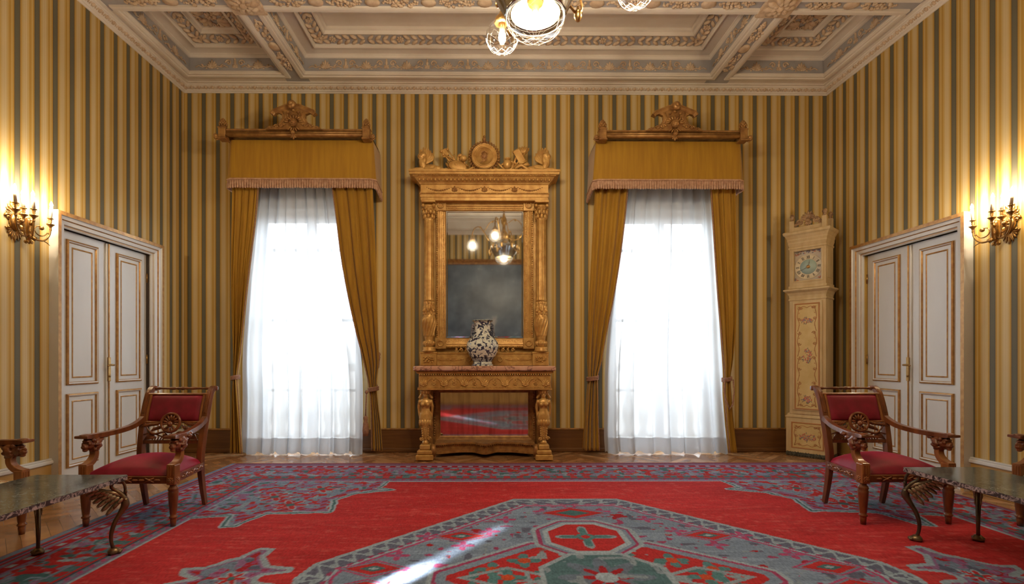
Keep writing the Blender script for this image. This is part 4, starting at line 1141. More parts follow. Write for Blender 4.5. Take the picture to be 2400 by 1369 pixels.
    for t in np.linspace(-1, 1, 49):
        a = abs(t); y = 5.86 - .07 * math.cos(PI * min(1, a / .28)) * (a < .28) + (.07 * (a >= .28)) - .11 * smooth((a - .45) / .55)
        top.append((xc + wd * t, y))
    for dz, off, nm in (((.135, .165), 0, 0), ((.06, .135), .03, 1), ((.03, .06), .012, 2)):
        pass
    mb = MB()
    for (z0, z1), off in (((.150, .172), 0), ((.075, .150), .035), ((.045, .075), .015)):
        mb.extr([(x, y + off) for x, y in top] + [(x1, 6.12), (x0, 6.12)], z0, z1)
    for i in range(0, 48, 1): mb.ell((top[i][0], top[i][1] + .022, .142), (.012, .014, .012))
    for X in (x0, x1): mb.tube([(X, 5.72, .17), (X, 5.69, .13), (X, 5.70, .08), (X, 5.74, .05)], .028, 8)
    mb.build('platform', M_GOLDD, root, True)
M_MIRROR2 = mat('old_mirror_silver', (.66, .64, .60), .05, 1.0, (.34, .31, .28), 2.0, stretch=(14, 1, 1.2), lo=.45, hi=.85)
console()

# ================================================================== PIER MIRROR
def pier_mirror():
    zb = 1.073
    root = thing('pier_mirror', 'tall carved gilt mirror with columns and a portrait medallion crest on the console', 'mirror', (PX(1135, 6.1), 6.1, zb))
    Z = lambda v, y=6.0: PZ(v, y)
    xl, xr = PX(987, 6.03), PX(1284, 6.03); xc = (xl + xr) / 2
    zb2 = Z(826, 6.05)
    # base panel with pedestals
    mb = MB(); mb.box(xl, xr, 6.07, 6.22, zb, zb2, .004); mb.box(xl, xr, 6.06, 6.22, zb2 - .02, zb2, .004)
    for u in (1004, 1267): x = PX(u, 6.0); mb.box(x - .098, x + .098, 6.0, 6.22, zb, zb2, .006); mb.box(x - .104, x + .104, 5.994, 6.22, zb2 - .018, zb2 + .006, .005)
    mb.box(xl + .05, xr - .05, 6.155, 6.225, zb2, Z(470), 0)
    base = mb.build('base_panel', M_GOLD, root, True)
    zc = (zb + zb2) / 2 - .005
    for u in (1056, 1215):
        x = PX(u, 6.07); mb = MB(); mb.M = frame((0, 6.068, zc), (1, 0, 0), (0, 0, 1))
        for h in (-1, 1):
            for i in range(9): 
                for k in (-1, 1): mb.leaf(x + h * .014 * i, 0, (0 if h > 0 else PI) + k * .5, .04 - .0015 * i, .013, .5)
            mb.leaf(x + h * .12, 0, 0 if h > 0 else PI, .04, .014, .5)
        mb.ell((x, 0, 0), (.014, .014, .01)); mb.build('leaf_spray', M_GOLD, root, True)
    for u in (1098, 1172):
        x = PX(u, 6.07); mb = MB(); mb.M = frame((0, 6.068, zc), (1, 0, 0), (0, 0, 1)); mb.tube([(x + .028 * math.cos(t), .028 * math.sin(t), .004) for t in np.linspace(0, 2 * PI, 17)[:-1]], .007, 6, closed=True); mb.build('ring_ornament', M_GOLD, root, True)
    for u in (1004, 1267):
        x = PX(u, 6.0); mb = MB(); mb.M = frame((0, 5.998, zc), (1, 0, 0), (0, 0, 1)); mb.garland(x - .06, x + .06, 0, .07, 12, taper=False); mb.build('pedestal_carving', M_GOLD, root, True)
    # columns
    zc0, zc1, zc2, zc3 = zb2 + .006, Z(706), Z(510), Z(470)
    for u in (1005, 1269):
        x, y = PX(u, 6.02), 6.05; mb = MB()
        MB().lathe([(.085, 0), (.085, .02), (.075, .03), (.08, .045), (.07, .06)], 20, (x, y, zc0)).build('column_base', M_GOLD, root, True)
        mb.lathe([(.062, zc1), (.064, zc1 + .02), (.060, zc1 + .03), (.058, zc1 + .05), (.056, zc2 - .03), (.052, zc2 - .02), (.060, zc2 - .012), (.056, zc2)], 48, (x, y, 0), lobes=12, amp=.055)
        col = mb.build('column', M_GOLD, root, True)
        mb = MB()                                         # carved lower third: leafed vase, spiral gadroons, beasts' heads
        h = zc1 - zc0 - .06; z0 = zc0 + .06
        mb.lathe([(.055, 0), (.066, .04), (.052, .08), (.056, .11), (.066, .22), (.078, .30), (.080, .34), (.066, .39), (.056, .42), (.06, .46), (.066, .50), (.06, h)], 20, (x, y, z0))
        for i in range(12):
            a = 2 * PI * i / 12
            mb.tube([(x + r_ * math.cos(a + t * .8), y + r_ * math.sin(a + t * .8), z0 + .13 + .22 * t) for t, r_ in zip(np.linspace(0, 1, 8), (.058, .062, .067, .072, .077, .080, .079, .072))], .011, 5)
            mb.ell((x + .064 * math.cos(a), y + .064 * math.sin(a), z0 + .045), (.014, .014, .026)); mb.ell((x + .066 * math.cos(a), y + .066 * math.sin(a), z0 + .40), (.013, .013, .02))
            mb.ell((x + .062 * math.cos(a + .2), y + .062 * math.sin(a + .2), z0 + .47), (.013, .013, .03))
            mb.ell((x + .060 * math.cos(a), y + .060 * math.sin(a), z0 + h - .02), (.012, .012, .02))
        for a in (-PI / 2, -PI / 2 - .9, -PI / 2 + .9):
            mb.ell((x + .068 * math.cos(a), y + .068 * math.sin(a), z0 + .435), (.018, .02, .024)); mb.ell((x + .085 * math.cos(a), y + .085 * math.sin(a), z0 + .428), (.009, .012, .010))
        mb.build('column_drum', M_GOLD, root, True, remesh=.005)
        mb = MB()                                         # Corinthian capital
        mb.lathe([(.05, 0), (.056, .08), (.072, .13), (.08, .15)], 16, (x, y, zc2))
        for ring, (rr, zz, L) in enumerate(((.058, .02, .04), (.066, .07, .04))):
            for i in range(8):
                a = 2 * PI * (i + .5 * ring) / 8; mb.ell((x + rr * math.cos(a), y + rr * math.sin(a), zc2 + zz), (.02, .02, .034)); mb.ell((x + (rr + .014) * math.cos(a), y + (rr + .014) * math.sin(a), zc2 + zz + .032), (.014, .014, .012))
        for i in range(4):
            a = PI / 4 + i * PI / 2; mb.ell((x + .092 * math.cos(a), y + .092 * math.sin(a), zc2 + .14), (.022, .022, .022))
        q = zc3 - zc2; mb.box(x - .085, x + .085, y - .085, y + .085, zc2 + q - .03, zc2 + q, .006)
        mb.build('capital', M_GOLD, root, True)
    # glass frame
    gl, gr, gt, gb = PX(1045, 6.13), PX(1227, 6.13), Z(495, 6.13), Z(793, 6.13)
    mb = MB(); mb.M = frame((0, 6.14, 0), (1, 0, 0), (0, 0, 1))
    mb.sweep([(gl, gb), (gr, gb), (gr, gt), (gl, gt)], [(.006, 0), (0, .014), (-.008, .02), (-.014, .012), (-.05, .02), (-.055, .034), (-.07, .038), (-.078, .026), (-.09, .03), (-.095, .05), (-.112, .05), (-.118, .03), (-.118, -.03)], True, [0] * 12)
    for X in (gl - .062, gr + .062):
        for Zz in (gb - .062, gt + .062):
            mb.box(X - .068, X + .068, Zz - .068, Zz + .068, .0, .046, .005)
    fr_ = mb.build('glass_frame', M_GOLD, root, True)
    mb = MB(); off = -Vector(root.location)
    y = 6.094
    for a, b in (((gl, gb - .104), (gr, gb - .104)), ((gl, gt + .104), (gr, gt + .104)), ((gl - .104, gb), (gl - .104, gt)), ((gr + .104, gb), (gr + .104, gt))): mb.beads((a[0], y - .004, a[1]), (b[0], y - .004, b[1]), .011, .026)
    for a, b in (((gl, gb - .032), (gr, gb - .032)), ((gl, gt + .032), (gr, gt + .032)), ((gl - .032, gb), (gl - .032, gt)), ((gr + .032, gb), (gr + .032, gt))): mb.beads((a[0], 6.125, a[1]), (b[0], 6.125, b[1]), .010, .021, sq=(1, .6, 1))
    for X in (gl - .062, gr + .062):
        for Zz in (gb - .062, gt + .062):
            mb.tube([(X + .034 * math.cos(t), 6.09, Zz + .034 * math.sin(t)) for t in np.linspace(0, 2 * PI, 17)[:-1]], .010, 6, closed=True)
            sx = 1 if X < xc else -1; sz = 1 if Zz < 2 else -1
            mb.M = frame((X, 6.118, Zz), (1, 0, 0), (0, 0, 1))
            for i in range(4): mb.leaf(sx * (.075 + .03 * i), .008 * (-1) ** i, 0 if sx > 0 else PI, .035, .02, .5); mb.leaf(.008 * (-1) ** i, sz * (.075 + .03 * i), sz * PI / 2, .035, .02, .5)
            mb.M = I4
    o = mb.build('bead_moulding', M_GOLD, fr_); o.location = off
    # scroll apron under the glass
    for h in (-1, 1):
        mb = MB(); mb.M = frame((xc, 6.10, gb - .150), (1, 0, 0), (0, 0, 1))
        for i in range(5): mb.scroll(h * (.10 + .06 * i), .0, .024, .009, 1.3, PI * (i % 2), h); mb.leaf(h * (.08 + .06 * i), .012, .5 if h > 0 else PI - .5, .05, .02, .5)
        mb.M = I4; mb.build('scroll_carving', M_GOLD, root, True)
    MB().box(gl, gr, 6.132, 6.146, gb, gt).build('mirror_glass', M_MIRROR, root, True)
    mb = MB(); mb.M = frame((0, 6.131, 0), (1, 0, 0), (0, 0, 1)); mb.sweep([(gl, gb), (gr, gb), (gr, gt), (gl, gt)], [(0, -.003), (.022, .0015), (.0225, .0)], True, [0, 0]); o = mb.build('bevel_edge', M_MIRROR, root, True)
    # entablature: architrave, swag frieze, flaring cornice (swept round three sides)
    z0 = zc3; z3 = PZ(400, 5.86)
    mb = MB(); path = [(xl, 6.22), (xl, 6.0), (xr, 6.0), (xr, 6.22)]
    H = z3 - z0
    prof = [(0, z0), (0, z0 + .035), (.006, z0 + .038), (.006, z0 + .07), (.014, z0 + .078), (.014, z0 + .088), (.002, z0 + .09), (.002, z0 + .185), (.012, z0 + .192), (.018, z0 + .205),
            (.05, z0 + .235), (.065, z0 + .262), (.085, z0 + .268), (.085, z0 + .285), (.10, z0 + .30), (.115, z0 + .325), (.125, z0 + .33), (.125, z3), (-.02, z3)]
    prof = [(-d, h) for d, h in prof]
    mb.sweep(path, prof, False, [0] * (len(prof) - 1)); mb.box(xl + .002, xr - .002, 6.004, 6.22, z0, z3 - .01); mb.box(xl - .12, xr + .12, 5.885, 6.22, z3 - .03, z3 - .002)
    ent = mb.build('entablature', M_GOLD, root, True)
    o = MB().beads((xl, 5.984, z0 + .083), (xr, 5.984, z0 + .083), .008, .018).build('bead_moulding', M_GOLD, ent); o.location = off
    mb = MB(); mb.beads((xl - .03, 5.912, z0 + .276), (xr + .03, 5.912, z0 + .276), .011, .03, sq=(1.2, 1, .8))
    o = mb.build('bead_moulding', M_GOLD, ent); o.location = off
    mb = MB(); n = 34
    for i in range(n):
        x = xl - .03 + (xr - xl + .06) * (i + .5) / n; mb.ell((x, 5.952, z0 + .235), (.016, .022, .024), rot('X', -.8)); 
    o = mb.build('egg_moulding', M_GOLD, ent); o.location = off; mb = MB()
    mb.M = frame((0, 5.997, z0 + .14), (1, 0, 0), (0, 0, 1)); us = (1012, 1060, 1135, 1210, 1262); W = xr - xl
    ps = [xl + W * t for t in (.02, .265, .5, .735, .98)]
    for a, b in zip(ps[:-1], ps[1:]): mb.swag(a + .03, b - .03, .022, .045, .018, 13)
    for x in ps[1:-1]: mb.palmette(x, -.03, .065, 5); mb.ell((x, -.03, .004), (.014, .01, .01)); [mb.leaf(x, -.01, PI / 2 - h * 1.5, .035, .014) for h in (-1, 1)]
    mb.M = I4; o = mb.build('swag_frieze', M_GOLDD, ent); o.location = off
    # ---- crest: medallion in a wreath
    yc_ = 5.935; zc = PZ(368, yc_); xm = PX(1135, yc_); R = .17
    mb = MB(); mb.M = frame((xm, yc_, zc), (1, 0, 0), (0, 0, 1))
    ring = lambda r0, r1, h0, h1: None
    mb.lathe([(0, .012), (.10, .012), (.104, .03), (.114, .034), (.118, .02), (.138, .022), (.142, .036), (.15, .03), (.152, -.03), (0, -.03)][::-1], 40, caps=False)
    med = mb.build('medallion', M_GOLD, root, True)
    mb = MB(); mb.M = frame((xm, yc_, zc), (1, 0, 0), (0, 0, 1))
    head = [(-.045, -.072), (-.02, -.05), (-.014, -.03), (-.032, -.028), (-.036, -.012), (-.042, -.008), (-.038, .002), (-.046, .006), (-.036, .024), (-.032, .045), (-.018, .058), (.006, .062), (.028, .052), (.04, .03), (.042, .006), (.034, -.014), (.022, -.024), (.024, -.05), (.0, -.058)]
    mb.extr(head, .010, .020); mb.ell((.002, .012, .018), (.034, .042, .012)); mb.ell((-.026, .004, .02), (.010, .016, .006)); mb.ell((.018, -.03, .018), (.014, .022, .008))
    for i in range(9): a = .2 + i * .3; mb.ell((.004 + .036 * math.cos(a), .022 + .036 * math.sin(a), .022), (.011, .008, .008))
    o = mb.build('profile_relief', M_GOLDD, med); o.location = off
    mb = MB(); mb.M = frame((xm, yc_, zc), (1, 0, 0), (0, 0, 1))
    for i in range(34):
        a = 2 * PI * i / 34
        for k in (-1, 1): mb.leaf(.16 * math.cos(a), .16 * math.sin(a), a + PI / 2 + k * .6, .05, .022, .6)
    for h in (-1, 1): mb.tube(curve([(0, -.165, .03), (h * .05, -.175, .03), (h * .09, -.19, .02), (h * .13, -.182, .01)], 10), .009, 6)
    mb.lathe([(.02, .155), (.03, .165), (.014, .18), (.026, .20), (.018, .225), (.008, .235), (.016, .245), (.0, .262)], 8, sx=1, sy=1) if False else None
    mb.M = I4; mb.lathe([(.03, .15), (.022, .17), (.014, .185), (.025, .205), (.018, .225), (.009, .232), (.016, .243), (0, .262)], 8, (xm, yc_, zc))
    mb.build('wreath', M_GOLDD, root, True)
    # ---- sphinxes at the corners, lying inwards
    zt = z3
    for u, s in ((1000, 1), (1270, -1)):
        x = PX(u, yc_); mb = MB(); mb.M = trans(x, yc_, zt) @ scl(1.28, 1, 1.28) @ trans(-x, -yc_, -zt)
        mb.box(x - .10, x + .13 if s > 0 else x + .10, yc_ - .05, yc_ + .05, zt - .004, zt + .014) if s > 0 else mb.box(x - .13, x + .10, yc_ - .05, yc_ + .05, zt - .004, zt + .014)
        E = lambda dx, dy, dz, r, R=None: mb.ell((x + s * dx, yc_ + dy, zt + dz), r, R)
        E(.04, 0, .045, (.075, .036, .032)); E(-.04, 0, .085, (.034, .034, .055), rot('Y', -s * .25)); E(-.055, -.005, .15, (.03, .03, .034)); E(-.06, -.03, .148, (.01, .012, .016)); E(-.035, 0, .165, (.034, .034, .03)); E(-.02, 0, .12, (.02, .03, .035))
        for q in (-1, 1): E(-.07, q * .025, .03, (.055, .014, .014)); E(.10, q * .03, .03, (.04, .018, .026)); E(.06, q * .035, .02, (.05, .014, .014))
        for i in range(6): 
            a = .5 + i * .22; mb.tube([(x + s * (-.02), yc_ + .01, zt + .08), (x + s * (-.02 + .08 * math.cos(a)), yc_ + .03, zt + .08 + .10 * math.sin(a)), (x + s * (-.03 + .11 * math.cos(a)), yc_ + .03, zt + .09 + .155 * math.sin(a))], [.012, .016, .007], 6)
        mb.tube(curve([(x + s * .12, yc_, zt + .04), (x + s * .15, yc_ - .02, zt + .03), (x + s * .17, yc_ - .03, zt + .02)], 8), .009, 6)
        mb.ell((x - s * .05, yc_, zt + .195), (.016, .016, .025))
        mb.build('sphinx', M_GOLD, root, True, remesh=.005)
    # ---- trophies of the arts either side of the medallion
    for s, kind in ((-1, 'painting'), (1, 'writing')):
        mb = MB(); x = PX(1135 + s * 62, yc_); B = frame((x, yc_, zt), (1, 0, 0), (0, 0, 1)) @ scl(1.2, 1.2, 1.1); mb.M = B
        rr = random.Random(3 + s)
        for i in range(26): 
            a = rr.uniform(.1, PI - .1); L = rr.uniform(.07, .12)
            mb.leaf(rr.uniform(-.12, .12), rr.uniform(.0, .09), a, L, .026, .8)
        for i in range(22): mb.ell((rr.uniform(-.2, .2), rr.uniform(.005, .03), rr.uniform(-.01, .03)), (rr.uniform(.012, .026), rr.uniform(.008, .016), .014))
        if kind == 'painting':
            mb.M = B @ trans(-.0, .055, .035) @ rot('Z', -.25); mb.ell((0, 0, 0), (.095, .055, .014), None, 16, 6); mb.ell((-.02, .01, .012), (.014, .012, .006)); 
            mb.M = B @ trans(.055, .135, .02); mb.ell((0, 0, 0), (.04, .035, .035)); mb.ell((-.03, .03, .0), (.025, .02, .02))
            mb.M = B
            for (ax, ay, bx_, by_) in ((-.04, .06, -.16, .20), (0, .08, -.10, .22), (-.12, .02, -.17, -.0), (.03, .09, -.14, .17)): mb.tube([(ax, ay, .02), (bx_, by_, .03)], .008, 6); mb.ell((bx_, by_, .03), .016)
            mb.M = B @ trans(-.125, .185, .02) @ rot('Z', .5); mb.box(-.03, .03, -.035, .04, -.012, .012, .004)
            mb.M = B @ trans(-.16, .03, .02); mb.ell((0, 0, 0), (.03, .016, .014))
        else:
            mb.M = B @ trans(-.035, .075, .03); mb.lathe([(.02, -.06), (.045, -.02), (.05, .01), (.03, .04), (.035, .055)], 12, sx=1, sy=1) if False else mb.ell((0, 0, 0), (.045, .055, .04)); mb.ell((0, .055, 0), (.03, .014, .03))
            mb.M = B @ trans(.085, .155, .02) @ rot('Z', .5); mb.box(-.035, .035, -.065, .065, -.014, .014, .004)
            for q in (-1, 1): mb.tube([(-.04, q * .066, 0), (.04, q * .066, 0)], .014, 7)
            mb.M = B
            for a in np.linspace(.9, 2.4, 6): mb.leaf(.13, .18, a, .09, .03, .6)
            mb.tube([(.02, .03, .02), (.17, .23, .02)], .008, 6); mb.tube(curve([(.04, .03, .03), (.10, .06, .05), (.15, .03, .04), (.19, .012, .03)], 10), .018, 6)
        mb.M = I4; mb.build('trophy', M_GOLD, root, True)
pier_mirror()

# ================================================================== VASE
def vase_mat():
    m = bpy.data.materials.new('blue_white_porcelain'); m.use_nodes = True
    n, l = m.node_tree.nodes, m.node_tree.links; b = n['Principled BSDF']; b.inputs['Roughness'].default_value = .10
    tc = n.new('ShaderNodeTexCoord'); nz = n.new('ShaderNodeTexNoise'); nz.inputs['Scale'].default_value = 22; nz.inputs['Detail'].default_value = 5; nz.inputs['Distortion'].default_value = 1.1
    l.new(tc.outputs['Object'], nz.inputs['Vector']); cr = n.new('ShaderNodeValToRGB'); l.new(nz.outputs[0], cr.inputs[0]); el = cr.color_ramp.elements
    W_, N_, M_ = (.76, .80, .72), (.035, .042, .080), (.24, .28, .38)
    el[0].position = .45; el[0].color = (*N_, 1); el[1].position = .60; el[1].color = (*W_, 1)
    for p, c in ((.475, M_), (.49, W_), (.555, W_), (.57, (.23, .12, .09)), (.58, W_)):
        q = el.new(p); q.color = (*c, 1)
    # dark painted bands by height
    sp = n.new('ShaderNodeSeparateXYZ'); l.new(tc.outputs['Object'], sp.inputs[0])
    c2 = n.new('ShaderNodeValToRGB'); c2.color_ramp.interpolation = 'CONSTANT'; dv = n.new('ShaderNodeMath'); dv.operation = 'DIVIDE'; dv.inputs[1].default_value = .54
    l.new(sp.outputs['Z'], dv.inputs[0]); l.new(dv.outputs[0], c2.inputs[0]); e2 = c2.color_ramp.elements
    e2[0].position = 0; e2[0].color = (1, 1, 1, 1); e2[1].position = .03; e2[1].color = (.25, .27, .36, 1)
    for p, v in ((.045, (1, 1, 1)), (.085, (.45, .47, .55)), (.155, (.85, .87, .9)), (.165, (.2, .22, .3)), (.18, (1, 1, 1)), (.94, (.7, .68, .66)), (.965, (.12, .11, .12)), (.98, (1, 1, .95))):
        q = e2.new(p); q.color = (*v, 1)
    mx = n.new('ShaderNodeMix'); mx.data_type = 'RGBA'; mx.blend_type = 'MULTIPLY'; mx.inputs[0].default_value = 1
    l.new(cr.outputs[0], mx.inputs[6]); l.new(c2.outputs[0], mx.inputs[7]); l.new(mx.outputs[2], b.inputs['Base Color'])
    return m
M_VASE = vase_mat()
def vase():
    x, y = PX(1131, 5.86), 5.87; root = thing('vase', 'blue and white porcelain vase with dark edged rim standing on the pink marble', 'vase', (x, y, 1.072)); k = .54 / 108
    R = lambda w: w * .5 * 5.86 / FPX
    pr = [(0, .0), (R(50), 0), (R(50), .012), (R(46), .02), (R(44), .05), (R(50), .075), (R(62), .12), (R(72), .17), (R(76), .215), (R(76), .235), (R(72), .275), (R(60), .315), (R(48), .335), (R(42), .352), (R(39), .38), (R(38), .45), (R(38), .495), (R(42), .515), (R(48), .524), (R(48), .532), (R(42), .534), (R(36), .52), (R(34), .48), (0, .44)]
    MB().lathe(pr, 40).build('body', M_VASE, root)
    for s in (-1, 1):
        mb = MB(); 
        mb.tube(curve([(s * R(38), 0, .49), (s * (R(38) + .022), 0, .48), (s * (R(38) + .03), 0, .44), (s * (R(38) + .036), 0, .39), (s * (R(38) + .03), 0, .355), (s * R(44), 0, .345)], 16), .010, 7)
        for i in range(5): mb.ell((s * (R(38) + .012 + .008 * math.sin(i)), 0, .475 - .028 * i), (.016, .012, .014))
        mb.ell((s * (R(38) + .036), 0, .37), (.016, .014, .022))
        mb.build('handle', MATS_NAVY, root)
MATS_NAVY = mat('navy_glaze', (.045, .05, .085), .15, 0, (.25, .28, .34), 30)
vase()
# ================================================================== LONGCASE CLOCK
def clock():
    root = thing('longcase_clock', 'cream painted longcase clock with floral panels standing in the corner', 'clock', (3.70, 5.83, 0), -math.radians(50))
    D = .26
    def mould(mb, w, d, prof, m=None):                    # moulding round front and sides; prof (out, z)
        path = [(-w, d), (-w, 0), (w, 0), (w, d)]; mb.sweep(path, [(-o, z) for o, z in prof], False, None if m is None else [m] * (len(prof) - 1), caps=False)
    def shell(mb, w, z0, z1, y0=0.0): mb.box(-w, w, y0, D, z0, z1, .004)
    # plinth with dark fringed foot
    mb = MB(); shell(mb, .228, .045, .455); mould(mb, .228, D, [(0, .455), (.006, .46), (.006, .472), (-.008, .485), (-.012, .50), (-.03, .515), (-.034, .525), (-.05, .53)]); mb.box(-.19, .19, .03, D, .45, .53)
    pl = mb.build('plinth', M_CREAM, root)
    mb = MB(); mb.box(-.222, .222, .005, D, 0, .05); 
    for i in range(44): mb.ell((-.22 + .44 * i / 43, .001, .025 + .006 * math.sin(i * 2.3)), (.009, .007, .026 + .005 * math.sin(i * 1.7)), None, 5, 4)
    for i in range(24): mb.ell((.226, .005 + .25 * i / 23, .025), (.007, .009, .026), None, 5, 4)
    mb.build('fringed_foot', M_FOOT, root)
    def panel(parent, x0, x1, z0, z1, y, flowers, extra):
        mb = MB(); mb.M = frame((0, y, 0), (1, 0, 0), (0, 0, 1)); mb.sweep([(x0, z0), (x1, z0), (x1, z1), (x0, z1)], [(-.006, 0), (0, .006), (.008, .004), (.010, .0005)], True, [0, 0, 0])
        mb.build('panel_moulding', M_CLOCKGILT, parent)
        mb = MB(); mb.box(x0 + .008, x1 - .008, y - .0012, y + .004, z0 + .008, z1 - .008); pn = mb.build('painted_panel', M_CREAMP, parent)
        # painted decoration: leaf scroll border and posies
        mb = MB(); mb.M = frame((0, y - .0015, 0), (1, 0, 0), (0, 0, 1)); w = (x1 - x0) / 2; xm = (x0 + x1) / 2
        def fl(pts): mb.tube(curve([(a, b, 0) for a, b in pts], 14), .0032, 4, flat=1.0)
        hgt = z1 - z0; nseg = max(1, round(hgt / .30))
        for s in (-1, 1):
            for k in range(nseg):
                a = z0 + .03 + (hgt - .06) * k / nseg; b = z0 + .03 + (hgt - .06) * (k + 1) / nseg
                fl([(xm + s * (w - .028), a), (xm + s * (w - .045), a + (b - a) * .3), (xm + s * (w - .025), a + (b - a) * .6), (xm + s * (w - .05), b)])
                mb.scroll(xm + s * (w - .045), a + (b - a) * .5, .02, .0035, 1.3, 0, s); mb.scroll(xm + s * (w - .05), b - .02, .022, .0035, 1.3, PI, -s)
                for q in range(3): mb.leaf(xm + s * (w - .036), a + (b - a) * (.2 + .25 * q), PI / 2 + s * .8, .022, .009, .12)
            for zz, d in ((z0 + .03, 1), (z1 - .03, -1)):
                fl([(xm + s * (w - .03), zz), (xm + s * w * .6, zz + d * .02), (xm + s * w * .3, zz), (xm, zz + d * .02)]); mb.scroll(xm + s * w * .5, zz + d * .02, .018, .0035, 1.3, 0, s)
        mb.M = I4; mb.build('scroll_border', M_CLOCKGILT, pn)
        rr = random.Random(int(z1 * 100))
        for fx, fz, rx, rz in flowers:
            mb = MB(); mb.M = frame((0, y - .0015, 0), (1, 0, 0), (0, 0, 1))
            for i in range(int(26 + rx * rz * 9000)):
                a, q = rr.uniform(0, 2 * PI), rr.random() ** .5; px, pz = fx + rx * q * math.cos(a), fz + rz * q * math.sin(a)
                c = rr.choice((0, 0, 0, 1, 2)); mb.m = c
                if c == 1: mb.leaf(px, pz, rr.uniform(0, 2 * PI), .022, .009, .12)
                else: mb.ell((px, pz, 0), (rr.uniform(.006, .011), rr.uniform(.006, .011), .0022), None, 7, 4)
            mb.m = 1
            for i in range(8): a = rr.uniform(0, 2 * PI); mb.leaf(fx + rx * .8 * math.cos(a), fz + rz * .8 * math.sin(a), a, .028, .010, .12)
            mb.m = 0; mb.M = I4; mb.build('painted_posy', [M_ROSE, M_LEAFG, M_BLUEFL], pn)
    panel(pl, -.165, .165, .10, .40, -.0, [(0, .235, .085, .045)], 0)
    # trunk with long door
    mb = MB(); shell(mb, .19, .50, 1.86); mb.box(-.155, .155, -.012, .01, .545, 1.83, .004)
    mould(mb, .19, D, [(0, 1.84), (.008, 1.85), (.008, 1.862), (0, 1.87), (.004, 1.90), (.02, 1.935), (.045, 1.955), (.052, 1.962), (.052, 1.975), (.04, 1.98), (0, 1.985)])
    tr = mb.build('trunk', M_CREAM, root)
    panel(tr, -.125, .125, .565, 1.80, -.0125, [(-.0, 1.60, .055, .028), (0, 1.19, .045, .085), (0, .68, .050, .035)], 0)
    # hood with square glazed dial opening
    mb = MB()
    mb.box(-.19, -.15, 0, D, 1.985, 2.50, .003); mb.box(.15, .19, 0, D, 1.985, 2.50, .003); mb.box(-.155, .155, 0, D, 1.985, 2.068, .003); mb.box(-.155, .155, 0, D, 2.435, 2.50, .003); mb.box(-.155, .155, .10, D, 2.06, 2.44)
    mb.box(-.20, .20, -.008, D, 1.985, 2.02, .004)
    mb.box(.188, .193, .05, D - .04, 2.09, 2.42, .002)
    mould(mb, .19, D, [(0, 2.45), (.008, 2.46), (.008, 2.475), (.0, 2.48), (.012, 2.52), (.012, 2.535), (.02, 2.56), (.02, 2.575), (.036, 2.61), (.052, 2.625), (.056, 2.65), (.048, 2.66), (-.15, 2.665)])
    mb.box(-.185, .185, .01, D, 2.49, 2.655)
    hd = mb.build('hood', M_CREAM, root)
    mb = MB(); mb.M = frame((0, 0, 0), (1, 0, 0), (0, 0, 1)); mb.sweep([(-.15, 2.068), (.15, 2.068), (.15, 2.435), (-.15, 2.435)], [(-.012, -.002), (-.012, .006), (0, .008), (.008, .004), (.010, -.02)], True, [0] * 4)
    mb.build('dial_frame', M_CREAM, hd)
    # dial
    zc = 2.235; mb = MB(); mb.box(-.15, .15, .035, .05, 2.068, 2.435); dl = mb.build('dial', M_DIALG, hd)
    mb = MB(); mb.M = frame((0, .0345, zc), (1, 0, 0), (0, 0, 1)); mb.lathe([(0, .001), (.138, .001), (.142, .004), (.147, .001), (.147, -.002)][::-1], 48, caps=False); mb.build('chapter_ring', M_DIAL, dl)
    mb = MB(); mb.M = frame((0, .0335, zc), (1, 0, 0), (0, 0, 1)); mb.lathe([(0, .001), (.088, .001), (.088, -.001)][::-1], 40, caps=False); mb.build('dial_centre', M_DIALB, dl)
    mb = MB(); NUM = ['XII', 'I', 'II', 'III', 'IIII', 'V', 'VI', 'VII', 'VIII', 'IX', 'X', 'XI']
    for h, tx in enumerate(NUM):
        a = PI / 2 - h * PI / 6; B = frame((0, .0325, zc), (1, 0, 0), (0, 0, 1)) @ trans(.113 * math.cos(a), .113 * math.sin(a), 0) @ rot('Z', a - PI / 2)
        wd = {'I': .009, 'V': .017, 'X': .017}; W = sum(wd[c] for c in tx); x = -W / 2
        for c in tx:
            w = wd[c]; xm = x + w / 2; mb.M = B
            if c == 'I': mb.box(xm - .0025, xm + .0025, -.017, .017, 0, .0012)
            elif c == 'V': [mb.bar([(xm + s * .006, .017, .0006), (xm, -.017, .0006)], .0022, .0006, (1, 0, 0)) for s in (-1, 1)]
            else: [mb.bar([(xm + s * .006, .017, .0006), (xm - s * .006, -.017, .0006)], .0022, .0006, (1, 0, 0)) for s in (-1, 1)]
            x += w
    mb.M = frame((0, .0325, zc), (1, 0, 0), (0, 0, 1))
    for i in range(60):
        a = 2 * PI * i / 60; mb.ell((.140 * math.cos(a), .140 * math.sin(a), .003), .0016, None, 5, 3)
    mb.M = I4; mb.build('numerals', M_NUM, dl)
    mb = MB(); mb.M = frame((0, .030, zc), (1, 0, 0), (0, 0, 1))
    for ang, L, w in ((math.radians(205), .125, .004), (math.radians(78), .078, .005)):
        mb.bar([(0, 0, .0), (L * .7 * math.cos(ang), L * .7 * math.sin(ang), 0), (L * math.cos(ang), L * math.sin(ang), 0)], [w, w, .001], .001, (-math.sin(ang), math.cos(ang), 0)); mb.ell((L * .6 * math.cos(ang), L * .6 * math.sin(ang), 0), (.008, .008, .002))
    mb.build('clock_hands', M_DIALHAND, dl)
    mb = MB(); mb.M = frame((0, .029, zc), (1, 0, 0), (0, 0, 1)); mb.ell((0, 0, 0), (.022, .020, .010), None, 14, 8); mb.build('hand_boss', M_BRASS, dl)
    rr = random.Random(2)
